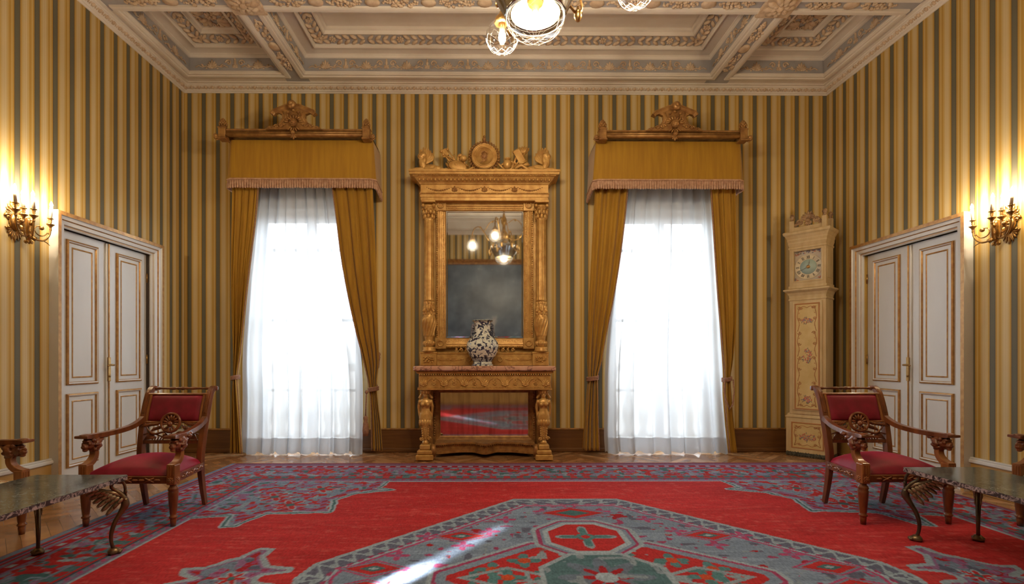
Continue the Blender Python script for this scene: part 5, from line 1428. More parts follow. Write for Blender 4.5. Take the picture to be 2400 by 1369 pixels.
    for cx, cz in ((-.115, 2.40), (.115, 2.40), (0, 2.408), (-.125, 2.095), (.125, 2.095), (-.06, 2.41), (.06, 2.41)):
        mb = MB(); mb.M = frame((0, .0335, 0), (1, 0, 0), (0, 0, 1))
        for i in range(8): mb.m = rr.choice((0, 1, 2)); mb.ell((cx + rr.uniform(-.022, .022), cz + rr.uniform(-.018, .018), 0), (rr.uniform(.006, .011), .007, .002), None, 6, 4)
        mb.m = 0; mb.M = I4; mb.build('dial_posy', [M_ROSE, M_LEAFG, M_BLUEFL], dl)
    # cresting: pedestals with knobs and a carved shell between scrolls
    mb = MB()
    for x, y in ((-.17, .03), (.17, .03), (.17, D - .03)): mb.box(x - .025, x + .025, y - .025, y + .025, 2.66, 2.80, .004)
    mb.box(-.15, .15, .02, .05, 2.66, 2.72, .004); mb.build('crest_base', M_CREAM, hd)
    for x, y in ((-.17, .03), (.17, .03), (.17, D - .03)): MB().lathe([(.012, 0), (.02, .01), (.012, .022), (.026, .04), (.028, .055), (.018, .075), (0, .085)], 12, (x, y, 2.80)).build('finial', M_CLOCKGILT2, hd)
    mb = MB(); mb.M = frame((0, .03, 2.72), (1, 0, 0), (0, 0, 1))
    mb.palmette(0, .07, .115, 9, spread=1.4); mb.palmette(0, .05, .07, 7, ang=-PI / 2, spread=1.3); mb.ell((0, .06, .01), (.028, .022, .02))
    for s in (-1, 1):
        mb.scroll(s * .085, .045, .036, .012, 1.4, PI if s < 0 else 0, s); mb.scroll(s * .05, .095, .026, .010, 1.3, 0, -s); mb.scroll(s * .125, .022, .022, .009, 1.2, 0, -s)
        for i in range(4): mb.leaf(s * (.04 + .02 * i), .07 - .014 * i, PI / 2 - s * (.5 + .25 * i), .05, .02, .6)
        for i in range(3): mb.leaf(s * (.07 + .02 * i), .02, PI / 2 - s * .3, .035, .016, .6)
    mb.M = I4; mb.build('crest_carving', M_CLOCKGILT2, hd)
M_FOOT = mat('dark_foot_fringe', (.035, .032, .022), .9, 0, (.09, .08, .05), 40)
M_DIALG = mat('dial_ground', (.44, .40, .33), .45, 0, (.52, .42, .30), 14)
M_NUM = mat('numeral_paint', (.10, .09, .075), .6)
M_DIALHAND = mat('dial_hand', (.20, .22, .18), .5)
M_CLOCKGILT2 = mat('clock_carving_paint', (.46, .30, .15), .5, 0, (.16, .07, .03), 25)
clock()

# ================================================================== ARMCHAIRS AND SETTEES
def arm_set(root, s, X, xb, yf, yb, carve=True):
    """arm, carved lion support and corner block with turned front leg; X = side position at the front, xb at the back post"""
    mb = MB()
    pts = curve([(s * xb, yb + .02, .685), (s * (xb + .004), yb - .04, .655), (s * (xb + .012), yb - .12, .628), (s * (xb + .028), yb - .24, .612), (s * (X - .006), yf + .12, .606), (s * X, yf - .0, .608), (s * X, yf - .045, .612)], 22)
    mb.bar(pts, np.interp(np.linspace(0, 1, 22), [0, .3, .75, .9, 1], [.017, .020, .024, .034, .044]), np.interp(np.linspace(0, 1, 22), [0, .2, .8, 1], [.024, .018, .016, .008]))
    mb.ell((s * X, yf - .01, .622), (.030, .036, .008)); 
    arm = mb.build('arm', M_WALNUT, root, bevel=.004)
    mb = MB()                                             # carved lion mask with mane under the arm end
    cx, cy_, cz = s * X, yf + .035, .552
    mb.ell((cx, cy_, cz), (.032, .045, .038)); mb.ell((cx, cy_ - .042, cz - .012), (.022, .026, .020)); mb.ell((cx, cy_ - .055, cz + .004), (.011, .014, .010)); mb.ell((cx, cy_ - .03, cz + .026), (.026, .022, .012)); mb.ell((cx, cy_ - .04, cz - .034), (.016, .02, .012))
    for h in (-1, 1): mb.ell((cx + h * .022, cy_ - .028, cz + .008), (.010, .014, .010)); mb.ell((cx + h * .028, cy_ - .004, cz + .03), (.012, .014, .014))
    for k in range(16):
        a = 2 * PI * k / 16; mb.ell((cx + .036 * math.cos(a), cy_ + .028 + .012 * (k % 2), cz - .002 + .042 * math.sin(a)), (.012, .03, .014), rot('X', .3 * math.sin(k)))
    for k in range(7): mb.ell((cx + .02 * math.sin(k * 2.1), cy_ + .06 + .016 * k, cz + .018 + .006 * k), (.014, .026, .012))
    mb.build('lion_mask', M_WALNUT, root, remesh=.003)
    mb = MB()
    pts = curve([(s * X, yf + .052, .535), (s * X, yf + .072, .50), (s * X, yf + .066, .46), (s * X, yf + .035, .428), (s * X, yf - .005, .412), (s * X, yf - .028, .408)], 16)
    mb.bar(pts, np.linspace(.019, .027, 16), np.linspace(.02, .017, 16)); mb.build('arm_support', M_WALNUTL, root, bevel=.004)
    mb = MB(); mb.box(s * X - .030, s * X + .030, yf - .030, yf + .030, .285, .420, .004)
    for q in (-1, 0, 1): mb.box(s * X + q * .017 - .004, s * X + q * .017 + .004, yf - .033, yf - .028, .35, .41)
    for f in ((s * X, yf - .0305, .316, (1, 0, 0)), (s * X + s * .0305, yf, .316, (0, s, 0))):
        mb.M = frame(f[:3], f[3], (0, 0, 1)); 
        if (mb.M[:3, 2] @ np.array((f[0] - s * X, f[1] - yf, 0))) < 0: mb.M = mb.M @ scl(1, 1, -1)
        mb.rosette(0, 0, .022, 8)
    mb.M = I4; mb.build('corner_block', M_WALNUTL, root, bevel=0)
    mb = MB(); mb.lathe([(.022, .285), (.020, .275), (.030, .262), (.033, .250), (.028, .240), (.032, .232), (.031, .215), (.026, .14), (.021, .085), (.019, .072), (.026, .066), (.026, .058), (.018, .052), (.020, .046), (.016, .0)], 16, (s * X, yf, 0), lobes=8, amp=.03)
    mb.build('leg', M_WALNUT, root)

def seat_cushion(mb, wf, wb, y0, y1, z0, h, n=26):
    G = []
    for j in range(n):
        t = j / (n - 1) * 2 - 1; row = []
        for i in range(n):
            q = i / (n - 1) * 2 - 1; y = y0 + (y1 - y0) * (t + 1) / 2; w = wf + (wb - wf) * (t + 1) / 2
            e = max(0, 1 - abs(q) ** 3.2) ** .45 * max(0, 1 - abs(t) ** 3.6) ** .45
            row.append((w * q, y, z0 + h * (.55 * e + .45 * (1 - q * q) * (1 - t * t) ** 1.0 * 1.0)))
        G.append(row)
    mb.grid(G)
    b = [G[0], [(x, y, z0 - .03) for x, y, z in G[0]]]; 
    for edge, rev in ((G[0], True), (G[-1], False), ([r[0] for r in G], False), ([r[-1] for r in G], True)):
        g = [edge, [(x, y, z0 - .03) for x, y, z in edge]]; mb.grid(g if not rev else g[::-1])
    return mb

def back_rest(root, hw, upholstery, medallion=True, legs=True, mid=()):
    """back posts that run down into sabre legs, top rail, padded panel, pierced splat; hw = half width at seat"""
    side = [(.257, .006), (.222, .16), (.200, .30), (.200, .42), (.222, .56), (.258, .72), (.300, .85), (.335, .90), (.365, .915)]
    for s in (-1, 1):
        def X(z): return s * (hw + .012 * smooth((z - .3) / .5) )
        pts = curve([(X(z), y, z) for y, z in side], 30)
        mb = MB(); mb.bar(pts, np.interp(np.linspace(0, 1, 30), [0, .4, 1], [.014, .020, .020]), np.interp(np.linspace(0, 1, 30), [0, .35, .6, 1], [.017, .026, .024, .014])); 
        mb.tube([(X(.9) - .022, .372, .905), (X(.9) + .022, .372, .905)], .020, 10)
        for z in (.68, .72, .76, .80): pass
        mb.bar(curve([(X(z), y - .026, z) for y, z in side[5:8]], 8), .010, .003)
        mb.build('back_post', M_WALNUT, root, bevel=.003)
    yz = lambda z: float(np.interp(z, [b for a, b in side], [a for a, b in side]))
    w = hw + .005
    # turned top rail
    mb = MB(); pr = [(-w, .010), (-w + .03, .011), (-w + .045, .017), (-w + .06, .011), (-w * .5, .012), (-w * .35, .018), (-.06, .014), (-.05, .010), (-.035, .018), (-.022, .012), (0, .024)]
    pr = pr + [(-x, r) for x, r in pr[-2::-1]]
    mb.tube([(x, .350, .906) for x, r in pr], [r * .72 for x, r in pr], 10); mb.build('top_rail', M_WALNUT, root)
    # padded panel in a thin frame
    z0, z1 = .655, .856
    mb = MB()
    for z in (z0 - .012, z1): mb.box(-w, w, yz(z) - .022, yz(z) + .012, z, z + .016, .004)
    for s in (-1, 1): mb.bar([(s * (w - .026), yz(z) - .006, z) for z in np.linspace(z0, z1, 6)], .008, .016)
    mb.build('panel_frame', M_WALNUTL, root)
    mb = MB(); n = 20; G = []; Gb = []
    for j in range(n):
        t = j / (n - 1); row = []; rb = []
        for i in range(n):
            q = i / (n - 1) * 2 - 1; z = z0 + (z1 - z0) * t; e = max(0, 1 - abs(q) ** 6) ** .5 * max(0, 1 - abs(2 * t - 1) ** 6) ** .5
            row.append(((w - .032) * q, yz(z) - .012 - .022 * e, z)); rb.append(((w - .032) * q, yz(z) + .010 + .008 * e, z))
        G.append(row); Gb.append(rb)
    mb.grid(G[::-1]); mb.grid(Gb); mb.build('back_pad', upholstery, root)
    # pierced lower back: rail, rondel with shell and mask, leaf scrolls, fans
    mb = MB(); mb.box(-w, w, yz(.50) - .018, yz(.50) + .012, .488, .516, .004); mb.build('cross_rail', M_WALNUT, root)
    mb = MB(); tl = (yz(.66) - yz(.52)) / .14; F = frame((0, yz(.645) - .020, .645), (1, 0, 0), (0, tl, 1)); mb.M = F @ trans(0, 0, .026)
    if medallion:
        mb.tube([(.070 * math.cos(t), .070 * math.sin(t), 0) for t in np.linspace(0, 2 * PI, 29)[:-1]], .011, 8, closed=True)
        for i in range(9):
            a = -.25 + (PI + .5) * i / 8; mb.tube([(.018 * math.cos(a), -.005 + .018 * math.sin(a), 0), (.045 * math.cos(a), .045 * math.sin(a), .004), (.066 * math.cos(a), .066 * math.sin(a), 0)], [.005, .009, .005], 6)
        mb.ell((0, -.012, .008), (.022, .024, .014)); mb.ell((0, -.014, .02), (.007, .010, .008))
        for i in range(4): a = -PI / 2 + (i - 1.5) * .5; mb.leaf(.02 * math.cos(a), .02 * math.sin(a) - .01, a, .055, .022, .5)
    ro = mb.build('rondel', M_WALNUT, root)
    mb = MB(); mb.M = F; lim = w - .02
    for s in (-1, 1):
        for i in range(6):                                # winged leaves spreading from the rondel
            mb.leaf(s * (.075 + .022 * i), .010 - .003 * i, (-.45 if s > 0 else PI + .45), .075, .018, .6)
            mb.leaf(s * (.072 + .013 * i), -.012 - .004 * i, (-1.0 if s > 0 else PI + 1.0), .045, .014, .6)
        mb.tube(curve([(s * lim, .0, 0), (s * (lim - .03), -.05, .004), (s * (lim - .085), -.085, .008), (s * .06, -.07, .006), (s * .03, -.095, .004)], 14), [.005] * 5 + [.009] * 5 + [.006] * 4, 7)
        mb.tube(curve([(s * lim, -.09, 0), (s * (lim - .06), -.078, .004), (s * (lim - .13), -.10, .004), (s * .02, -.122, .004)], 12), .0055, 7)
        for i in range(5):                                # fan of ribs above the rail
            a = .35 + .55 * i / 4 * 2; mb.tube([(s * (lim - .012), -.128, 0), (s * (lim - .012 - .085 * math.cos(a * .8)), -.128 + .05 * math.sin(a), .0)], [.004, .008], 6)
            mb.tube([(s * (lim - .15 + .02 * i), -.13, 0), (s * (lim - .165 + .022 * i), -.105, .0)], .005, 5)
        mb.scroll(s * .045, -.10, .022, .007, 1.2, 0, s)
    mb.ell((0, -.10, .004), (.02, .022, .012)); mb.M = I4; mb.build('pierced_splat', M_WALNUT, root)

def armchair(label, loc):
    root = thing('armchair', label, 'armchair', loc, 0, 'crimson armchairs facing the room')
    back_rest(root, .228, M_VELVET)
    for s in (-1, 1): arm_set(root, s, .297, .24, -.245, .235)
    mb = MB()
    mb.box(-.275, .275, -.268, -.232, .292, .345, .005)
    for s in (-1, 1):
        mb.bar([(s * .300, -.22, .318), (s * .236, .20, .318)], .014, .026)
    mb.box(-.23, .23, .185, .21, .292, .345, .004)
    rl = mb.build('seat_rail', M_WALNUT, root)
    mb = MB(); mb.M = frame((0, -.270, .318), (1, 0, 0), (0, 0, 1))
    for x in (-.15, 0, .15):
        for h in (-1, 1): mb.tube([(x - .03, h * .014, 0), (x + .03, -h * .014, 0)], .004, 5); mb.leaf(x + h * .03, 0, 0 if h > 0 else PI, .045, .014, .5)
        mb.ell((x, 0, .002), .008)
    mb.M = I4; mb.build('rail_carving', M_WALNUTL, rl)
    for s in (-1, 1):
        mb = MB(); mb.M = frame((s * .284, -.01, .318), (-s * .064, .42, 0), (0, 0, 1))
        if mb.M[0, 2] * s < 0: mb.M = mb.M @ scl(1, 1, -1)
        for x in (-.10, .03, .13):
            for h in (-1, 1): mb.tube([(x - .025, h * .013, .0), (x + .025, -h * .013, .0)], .004, 5); mb.leaf(x + h * .025, 0, 0 if h > 0 else PI, .04, .013, .5)
        mb.M = I4; mb.build('rail_carving', M_WALNUTL, rl)
    mb = MB(); seat_cushion(mb, .292, .235, -.258, .205, .350, .105); mb.build('seat', M_VELVET, root)
    return root
armchair('crimson velvet armchair with lion arm supports in front of the left double door', (-2.468, 3.692, .0098))
armchair('crimson velvet armchair with lion arm supports beside the longcase clock', (2.873, 3.692, .0098))

def tapestry():
    m = bpy.data.materials.new('floral_tapestry'); m.use_nodes = True; n, l = m.node_tree.nodes, m.node_tree.links; b = n['Principled BSDF']; b.inputs['Roughness'].default_value = .9
    tc = n.new('ShaderNodeTexCoord'); nz = n.new('ShaderNodeTexNoise'); nz.inputs['Scale'].default_value = 9; nz.inputs['Detail'].default_value = 3; nz.inputs['Distortion'].default_value = .6; l.new(tc.outputs['Object'], nz.inputs['Vector'])
    cr = n.new('ShaderNodeValToRGB'); cr.color_ramp.interpolation = 'CONSTANT'; l.new(nz.outputs[0], cr.inputs[0]); e = cr.color_ramp.elements
    e[0].position = 0; e[0].color = (.06, .09, .05, 1); e[1].position = .40; e[1].color = (.16, .20, .11, 1)
    for p, c in ((.46, (.50, .42, .28)), (.56, (.58, .50, .34)), (.60, (.50, .25, .12)), (.64, (.36, .09, .05)), (.70, (.55, .45, .30))):
        q = e.new(p); q.color = (*c, 1)
    l.new(cr.outputs[0], b.inputs['Base Color']); return m
M_TAP = tapestry()
def settee(label, loc, rz):
    root = thing('settee', label, 'settee', loc, rz, 'tapestry settees along the side walls'); W = .86
    back_rest(root, W - .05, M_TAP)
    for s in (-1, 1): arm_set(root, s, W, W - .045, -.245, .235)
    mb = MB(); mb.box(-W + .03, W - .03, -.268, -.232, .292, .345, .005); mb.box(-W + .05, W - .05, .185, .21, .292, .345, .004)
    for s in (-1, 1): mb.box(s * (W - .02) - .014, s * (W - .02) + .014, -.22, .20, .292, .345, .003)
    mb.build('seat_rail', M_WALNUT, root)
    mb = MB(); seat_cushion(mb, W - .012, W - .055, -.258, .205, .350, .085, 34); mb.build('seat', M_TAP, root)
    for x in (-.29, .29):
        mb = MB(); mb.lathe([(.022, .295), (.030, .262), (.033, .250), (.028, .240), (.032, .232), (.026, .14), (.019, .072), (.026, .066), (.026, .058), (.018, .052), (.016, .0)], 14, (x, -.245, 0)); mb.build('leg', M_WALNUT, root)
fl_ = P(51, 1252, z=0); fr__ = P(2391, 1236, z=0)
settee('walnut settee with floral tapestry seat along the left wall behind a marble table', (fl_.x - .245, fl_.y - .86, 0), PI / 2)
settee('walnut settee with floral tapestry seat along the right wall behind a marble table', (fr__.x + .245, fr__.y - .86, .0098), -PI / 2)

# ================================================================== MARBLE TABLES ON SWAN LEGS
def swan_leg(root, x, y, ang, zt, m):
    """S-shaped bronze swan: hoof, leg, breast, curled neck; ang = outward direction"""
    e = lambda r, z: (x + r * math.cos(ang), y + r * math.sin(ang), z)
    mb = MB()
    pts = curve([e(.0, .02), e(-.012, .07), e(-.012, .12), e(.004, .18), e(.034, .235), (e(.054, .275)), e(.050, .315)], 22)
    mb.tube(pts, np.interp(np.linspace(0, 1, 22), [0, .1, .2, .6, .85, 1], [.012, .0095, .0095, .0135, .022, .019]), 10)
    pts = curve([e(.050, .305), e(.030, .345), e(.000, .375), e(-.012, .395), e(-.002, .415), e(.018, .421), e(.040, .414), e(.052, .388), e(.055, .362)], 26)
    mb.tube(pts, np.interp(np.linspace(0, 1, 26), [0, .25, .6, 1], [.020, .0105, .0082, .0078]), 10)
    mb.ell(e(.056, .354), (.0105, .0105, .016)); mb.tube([e(.058, .347), e(.060, .330), e(.058, .316)], [.007, .0045, .0015], 6)
    body = mb.build('leg', m, root)
    mb = MB(); mb.lathe([(.030, 0), (.034, .012), (.026, .024), (.018, .034)], 10, e(.0, 0), lobes=4, amp=.15)
    for k in (-1, 0, 1): mb.ell((x + .03 * math.cos(ang + k * .7), y + .03 * math.sin(ang + k * .7), .011), (.014, .014, .011))
    mb.build('foot', M_BRONZE, body)
    mb = MB(); sd = np.array((-math.sin(ang), math.cos(ang), 0))
    mb.tube(curve([e(.045, .325), e(.01, .35), e(-.05, .375), e(-.105, .405), e(-.13, .424)], 12), np.linspace(.016, .007, 12), 7)
    for s in (-1, 1):
        out = np.array((math.cos(ang), math.sin(ang), 0))
        for row, (nf, L0, L1, off_, sp_) in enumerate(((8, .125, .055, .020, .14), (7, .075, .04, .026, .11), (6, .042, .028, .030, .08))):
            for i in range(nf):                           # overlapping flat feathers, row over row
                t = i / (nf - 1); b0 = np.array(e(.040 - sp_ * t, .322 + .62 * sp_ * t)) + sd * s * off_ * .7
                th = -2.75 + .55 * (1 - t) * .9 + .35 * row * 0; L = L0 + (L1 - L0) * t
                th = PI + .62 - .50 * (t) + .25 * (1 - t)
                d = out * math.cos(th) + np.array((0, 0, 1)) * math.sin(th); wv = np.cross(d, sd)
                R = np.stack((d, wv, sd), 1); mb.ell(b0 + d * L * .5, (L * .5, .011, .005), R, 7, 5)
    mb.build('wing', M_BRONZEP, body)
    mb = MB(); mb.box(x - .03 - .05 * math.cos(ang), x + .03 - .05 * math.cos(ang), y - .03 - .05 * math.sin(ang), y + .03 - .05 * math.sin(ang), .418, zt, .003); mb.build('bracket', M_BRONZE, body)

def marble_table(label, x0, x1, y0, y1, z, m):
    root = thing('coffee_table', label, 'table', ((x0 + x1) / 2, (y0 + y1) / 2, z), 0, 'green marble tables on swan legs')
    ox, oy = root.location.x, root.location.y; a, b = (x1 - x0) / 2, (y1 - y0) / 2; zt = .425
    c = .012; pl = [(-a + c, -b), (a - c, -b), (a, -b + c), (a, b - c), (a - c, b), (-a + c, b), (-a, b - c), (-a, -b + c)]
    mb = MB(); mb.extr(pl, zt, zt + .027); mb.m = 1
    o = mb.build('marble_top', [M_GREENM], root)
    mb = MB(); q = [(x * 1.0, y) for x, y in pl]; mb.sweep(q, [(-.0012, zt + .001), (-.0012, zt + .026)], True, [0]); o2 = mb.build('marble_edge', M_DARKM, o); 
    mb = MB(); mb.box(-a + .09, a - .09, -b + .09, b - .09, zt - .012, zt, 0)
    for s in (-1, 1):
        mb.box(-a + .05, a - .05, s * (b - .07) - .012, s * (b - .07) + .012, zt - .018, zt); mb.box(s * (a - .07) - .012, s * (a - .07) + .012, -b + .05, b - .05, zt - .018, zt)
    mb.build('underframe', M_BRONZE, root)
    for sx in (-1, 1):
        for sy in (-1, 1): swan_leg(root, sx * (a - .055), sy * (b - .045), math.atan2(sy, sx), zt, m)
t0 = P(83, 1117, z=.452); t1 = P(302, 1116.5, z=.452)
M_SWAN = mat('swan_bronze', (.20, .135, .070), .35, .8, (.10, .07, .045), 10)
M_SWANG = mat('greenish_bronze', (.155, .125, .075), .35, .8, (.075, .062, .045), 10)
marble_table('low green marble table on bronze swan legs in front of the left-hand armchair', t0.x, t1.x, t1.y - 1.2, t1.y, .0098, M_SWAN)
t0 = P(2114, 1098.7, z=.452); t1 = P(2306, 1101.5, z=.452)
marble_table('low green marble table on dark swan legs in front of the right-hand armchair', t0.x, t0.x + .50, t0.y - 1.2, t0.y, .0098, M_SWANG)

# ================================================================== WALL SCONCES
def sconce(label, X, s):
    """four-light brass sconce; s = +1 on the left wall (room towards +x)"""
    yc, zc = 4.02, 2.24
    root = thing('wall_sconce', label, 'wall light', (X, yc, zc))
    mb = MB(); mb.M = frame((0, 0, 0), (0, -s, 0), (0, 0, 1))
    if mb.M[0, 2] * s < 0: mb.M = mb.M @ scl(1, 1, -1)
    mb.ell((0, 0, .012), (.058, .075, .03)); mb.palmette(0, .05, .13, 9, spread=1.3); mb.palmette(0, -.045, .12, 9, ang=-PI / 2, spread=1.2)
    mb.ell((0, .0, .03), (.04, .05, .03)); 
    for h in (-1, 1): mb.scroll(h * .055, .03, .028, .010, 1.3, PI if h < 0 else 0, h); mb.scroll(h * .05, -.05, .024, .009, 1.3, PI if h < 0 else 0, -h)
    for k in range(8): a = 2 * PI * k / 8; mb.ell((.03 * math.cos(a), .03 * math.sin(a) + .0, .045), (.014, .014, .012))
    mb.M = I4; mb.build('backplate', M_BRASS, root)
    mb = MB(); mb.tube(curve([(s * .02, 0, -.01), (s * .07, .01, -.06), (s * .10, .03, -.10), (s * .12, .06, -.125)], 10), .018, 8); mb.lathe([(0, -.17), (.010, -.165), (.016, -.15), (.03, -.10), (.034, -.04), (.026, .0), (.018, .02)], 12, (s * .085, .03, .02))
    for k in range(6): a = 2 * PI * k / 6; mb.ell((s * .085 + .02 * math.cos(a), .03 + .02 * math.sin(a), -.15), (.010, .010, .014))
    mb.build('body', M_BRASS, root)
    b0 = np.array((s * .085, .03, -.085))
    arms = [((s * .11, .235, .055), True), ((s * .205, .06, .11), False), ((s * .12, .015, .09), False), ((s * .17, -.16, .10), False)]
    arms = [((s * .115, .195, .085), 1), ((s * .185, -.035, .095), 1), ((s * .115, -.045, .10), 0), ((s * .165, -.165, .105), 1)]
    for (ax, ay, az), sc in arms:
        e_ = np.array((ax, ay, az)); d = e_ - b0; d[2] = 0; mb = MB()
        zz = az - .055
        pts = curve([b0, b0 + d * .35 + (0, 0, -.032), b0 + d * .70 + (0, 0, -.026), b0 + d * .95 + (0, 0, .03), (ax, ay, zz)], 18)
        mb.tube(pts, .0072, 8)
        if sc:                                            # curling tendril with a rosette
            n = d / (np.linalg.norm(d) + 1e-9); c0 = b0 + d * .50 + np.array((0, 0, .055)); q = []
            for t in np.linspace(0, 1, 18):
                a = -.25 - t * 5.2; r = .058 * (1 - .62 * t); q.append(c0 + n * r * math.cos(a) + np.array((0, 0, r * math.sin(a))))
            mb.tube([pts[13], *q], .0048, 6); mb.ell(q[-1], (.018, .018, .018), None, 8, 6)
            mb.tube([pts[8], pts[8] + n * .03 + (0, 0, -.012), pts[8] + n * .05 + (0, 0, -.028)], [.005, .004, .002], 5)
        am = mb.build('arm', M_BRASS, root)
        mb = MB(); mb.lathe([(.007, -.055), (.010, -.045), (.008, -.035), (.011, -.02), (.027, -.004), (.029, 0), (.014, .003), (.006, .010), (.013, .018), (.008, .024), (.014, .034), (.010, .041), (.022, .046), (.023, .050), (.012, .051)], 14, (ax, ay, az - .05)); mb.build('candle_cup', M_BRASS, am)
        hgt = .095; lean = .008 * (1 if ay > 0 else -1)
        mb = MB(); mb.tube([(ax, ay, az - .005), (ax, ay + lean, az + hgt)], .0112, 10); mb.build('candle', M_CANDLE, am)
        mb = MB(); mb.lathe([(.006, 0), (.011, .012), (.012, .022), (.007, .038), (0, .052)], 8, (ax, ay + lean, az + hgt)); mb.build('bulb', M_BULB, am)
        lamp(root, (ax, ay + lean, az + hgt + .024), CANDLE_W, .014)
    return root
sconce('brass four-light candle sconce on the left wall beside the white door', XL, 1)
sconce('brass four-light candle sconce on the right wall beside the white door', XR, -1)

# ================================================================== CHANDELIER
def cut_glass(mb, c, r, sq=1.0, z_top=1.0):
    """engraved lattice and star on the lower half of a globe"""
    for k in range(12):
        for hnd in (-1, 1):
            q = []
            for t in np.linspace(0, 1, 9):
                th = PI * .52 + t * PI * .24; a = 2 * PI * k / 12 + hnd * t * .8; q.append((c[0] + r * math.sin(th) * math.cos(a), c[1] + r * math.sin(th) * math.sin(a), c[2] + r * sq * math.cos(th)))
            mb.tube(q, .0008, 4)
    for k in range(16):
        a = 2 * PI * k / 16; q = [(c[0] + r * math.sin(th) * math.cos(a), c[1] + r * math.sin(th) * math.sin(a), c[2] + r * sq * math.cos(th)) for th in np.linspace(PI * .84, PI * .985, 5)]; mb.tube(q, [.0012, .0011, .001, .0008, .0005], 4)
def globe_lamp(root, x, y, z, r=.11):
    mb = MB(); pr = [(r * math.sin(t), -r * math.cos(t)) for t in np.linspace(0, PI * .86, 22)]; mb.lathe(pr, 32, (x, y, z), caps=False); g = mb.build('glass_globe', M_GLASS, root)
    mb = MB(); cut_glass(mb, (x, y, z), r * 1.002); mb.build('engraving', M_CUT, g)
    mb = MB(); mb.lathe([(.048, .09), (.054, .095), (.05, .12), (.034, .14), (.02, .16), (.014, .18)], 16, (x, y, z), lobes=8, amp=.05); mb.lathe([(.02, .045), (.022, .09), (.02, .1)], 12, (x, y, z)); mb.build('gallery', M_BRASS, g)
    mb = MB(); mb.lathe([(0, -.035), (.018, -.026), (.026, -.005), (.022, .022), (.012, .042), (.011, .055)], 12, (x, y, z + .0)); mb.build('bulb', M_BULB, g)
    lamp(root, (x, y, z - .002), GLOBE_W, .022)
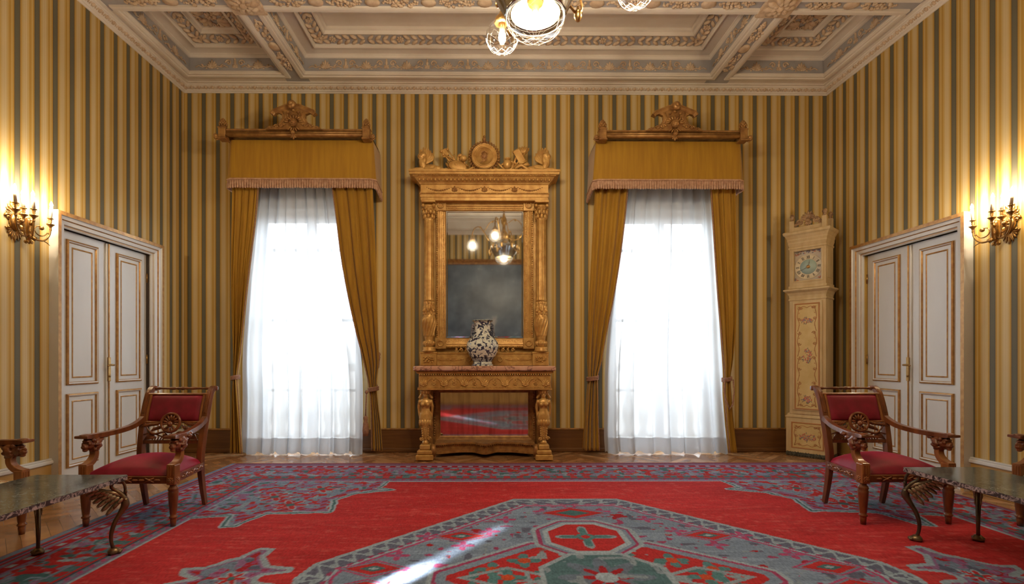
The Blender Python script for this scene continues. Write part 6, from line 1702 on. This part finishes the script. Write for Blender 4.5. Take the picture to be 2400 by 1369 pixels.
def chandelier():
    cx, cy_, zc = .25, 2.80, 3.06
    root = thing('chandelier', 'brass and nickel chandelier with engraved glass globes hanging from the ceiling', 'chandelier', (cx, cy_, zc))
    # central bowl
    mb = MB(); R = .163; pr = [(R * math.sin(t), -.118 * math.cos(t)) for t in np.linspace(0, PI * .53, 20)]; mb.lathe(pr, 48, (0, 0, 0), caps=False); g = mb.build('glass_bowl', M_GLASS, root)
    mb = MB(); cut_glass(mb, (0, 0, 0), R * 1.002, .118 / R); mb.tube([(R * math.cos(t), R * math.sin(t), 0) for t in np.linspace(0, 2 * PI, 41)[:-1]], .003, 6, closed=True); mb.build('engraving', M_CUT, g)
    mb = MB(); mb.lathe([(.138, .018), (.136, .055), (.10, .085), (.0, .095)], 40, caps=False); mb.build('reflector', M_REFL, root)
    mb = MB(); mb.lathe([(.045, .085), (.04, .07), (.022, .06), (.02, .03)], 20, (0, .0, 0)); mb.build('lamp_holder', M_BRASS, root)
    mb = MB(); mb.lathe([(0, -.05), (.020, -.042), (.030, -.015), (.026, .010), (.013, .035)], 14); mb.build('bulb', M_BULB, root)
    lamp(root, (0, 0, -.018), BOWL_W, .026)
    # fluted nickel dish that carries the bowl, body and stem
    mb = MB(); mb.lathe([(.142, .015), (.168, .010), (.172, .02), (.182, .05), (.215, .11), (.245, .18), (.25, .21), (.235, .235), (.15, .26), (.09, .30), (.06, .36)], 72, lobes=18, amp=.018, caps=False); mb.build('dish', M_SILVER, root)
    mb = MB(); mb.lathe([(.06, .34), (.085, .38), (.09, .43), (.06, .48), (.03, .52), (.028, .62), (.05, .66), (.055, .72), (.03, .78), (.016, .84), (.014, 1.42)], 20); mb.lathe([(.02, 1.40), (.06, 1.42), (.11, 1.445), (.11, 1.455)], 24); mb.build('stem', M_BRASS, root)
    for k in range(8):
        mb = MB(); a = 2 * PI * k / 8 + .2; mb.M = rot('Z', a) @ trans(.24, 0, .20); mb.ell((0, 0, 0), (.02, .03, .045)); mb.ell((.015, 0, .02), (.014, .02, .02)); mb.ell((.012, 0, -.03), (.012, .018, .018)); mb.M = I4; mb.build('dish_mask', M_BRASS, root)
    for k, a in enumerate((math.radians(106), math.radians(14), math.radians(196), math.radians(286))):
        c, q = math.cos(a), math.sin(a); gz = 3.335 - zc; mb = MB()
        f = lambda r, z: (r * c, r * q, z)
        mb.tube(curve([f(.05, .40), f(.18, .33), f(.30, .36), f(.38, .50), f(.48, .62), f(.58, .60), f(.625, .50), f(.625, gz + .16)], 30), .010, 8)
        mb.tube(curve([f(.09, .66), f(.20, .72), f(.30, .66), f(.36, .56), f(.40, .52)], 14), .007, 6)
        for r_, z_ in ((.30, .38), (.46, .61), (.22, .70)): mb.ell(f(r_, z_), (.018, .018, .022))
        mb.build('arm', M_BRASS, root)
        globe_lamp(root, .625 * c, .625 * q, gz)
        a2 = a + PI / 4 - .6; mb = MB(); g2 = lambda r, z: (r * math.cos(a2), r * math.sin(a2), z)   # small scrolled bracket with an acorn knob
        mb.tube(curve([g2(.22, .14), g2(.28, .10), g2(.31, .14), g2(.30, .20)], 10), .008, 6); mb.lathe([(0, -.03), (.012, -.024), (.024, 0), (.020, .02), (.028, .026), (.012, .036), (.008, .06)], 12, g2(.285, .085)); mb.build('knob', M_BRASS, root)
chandelier()

# ================================================================== PAINTING ON THE WALL BEHIND THE CAMERA (seen in the pier mirror)
def painting():
    root = thing('painting', 'huge dark old landscape painting seen reflected in the pier mirror', 'painting', (.2, YF + .03, 2.4))
    m = bpy.data.materials.new('dark_canvas'); m.use_nodes = True; n, l = m.node_tree.nodes, m.node_tree.links; b = n['Principled BSDF']; b.inputs['Roughness'].default_value = .35
    tc = n.new('ShaderNodeTexCoord'); nz = n.new('ShaderNodeTexNoise'); nz.inputs['Scale'].default_value = 1.6; nz.inputs['Detail'].default_value = 6; l.new(tc.outputs['Object'], nz.inputs['Vector'])
    cr = n.new('ShaderNodeValToRGB'); l.new(nz.outputs[0], cr.inputs[0]); e = cr.color_ramp.elements
    e[0].position = .35; e[0].color = (.050, .072, .105, 1); e[1].position = .60; e[1].color = (.13, .175, .235, 1); q = e.new(.70); q.color = (.50, .48, .44, 1)
    l.new(cr.outputs[0], b.inputs['Base Color'])
    MB().box(-2.3, 2.3, -.01, .01, -1.2, 1.25).build('canvas', m, root)
    mb = MB(); mb.M = frame((0, .01, 0), (-1, 0, 0), (0, 0, 1)); mb.sweep([(-2.3, -1.2), (2.3, -1.2), (2.3, 1.25), (-2.3, 1.25)], [(.01, 0), (0, .03), (-.03, .04), (-.06, .03), (-.10, .06), (-.13, .05), (-.13, -.02)], True, [0] * 6); mb.M = I4
    mb.build('frame', M_GOLDD, root)
painting()
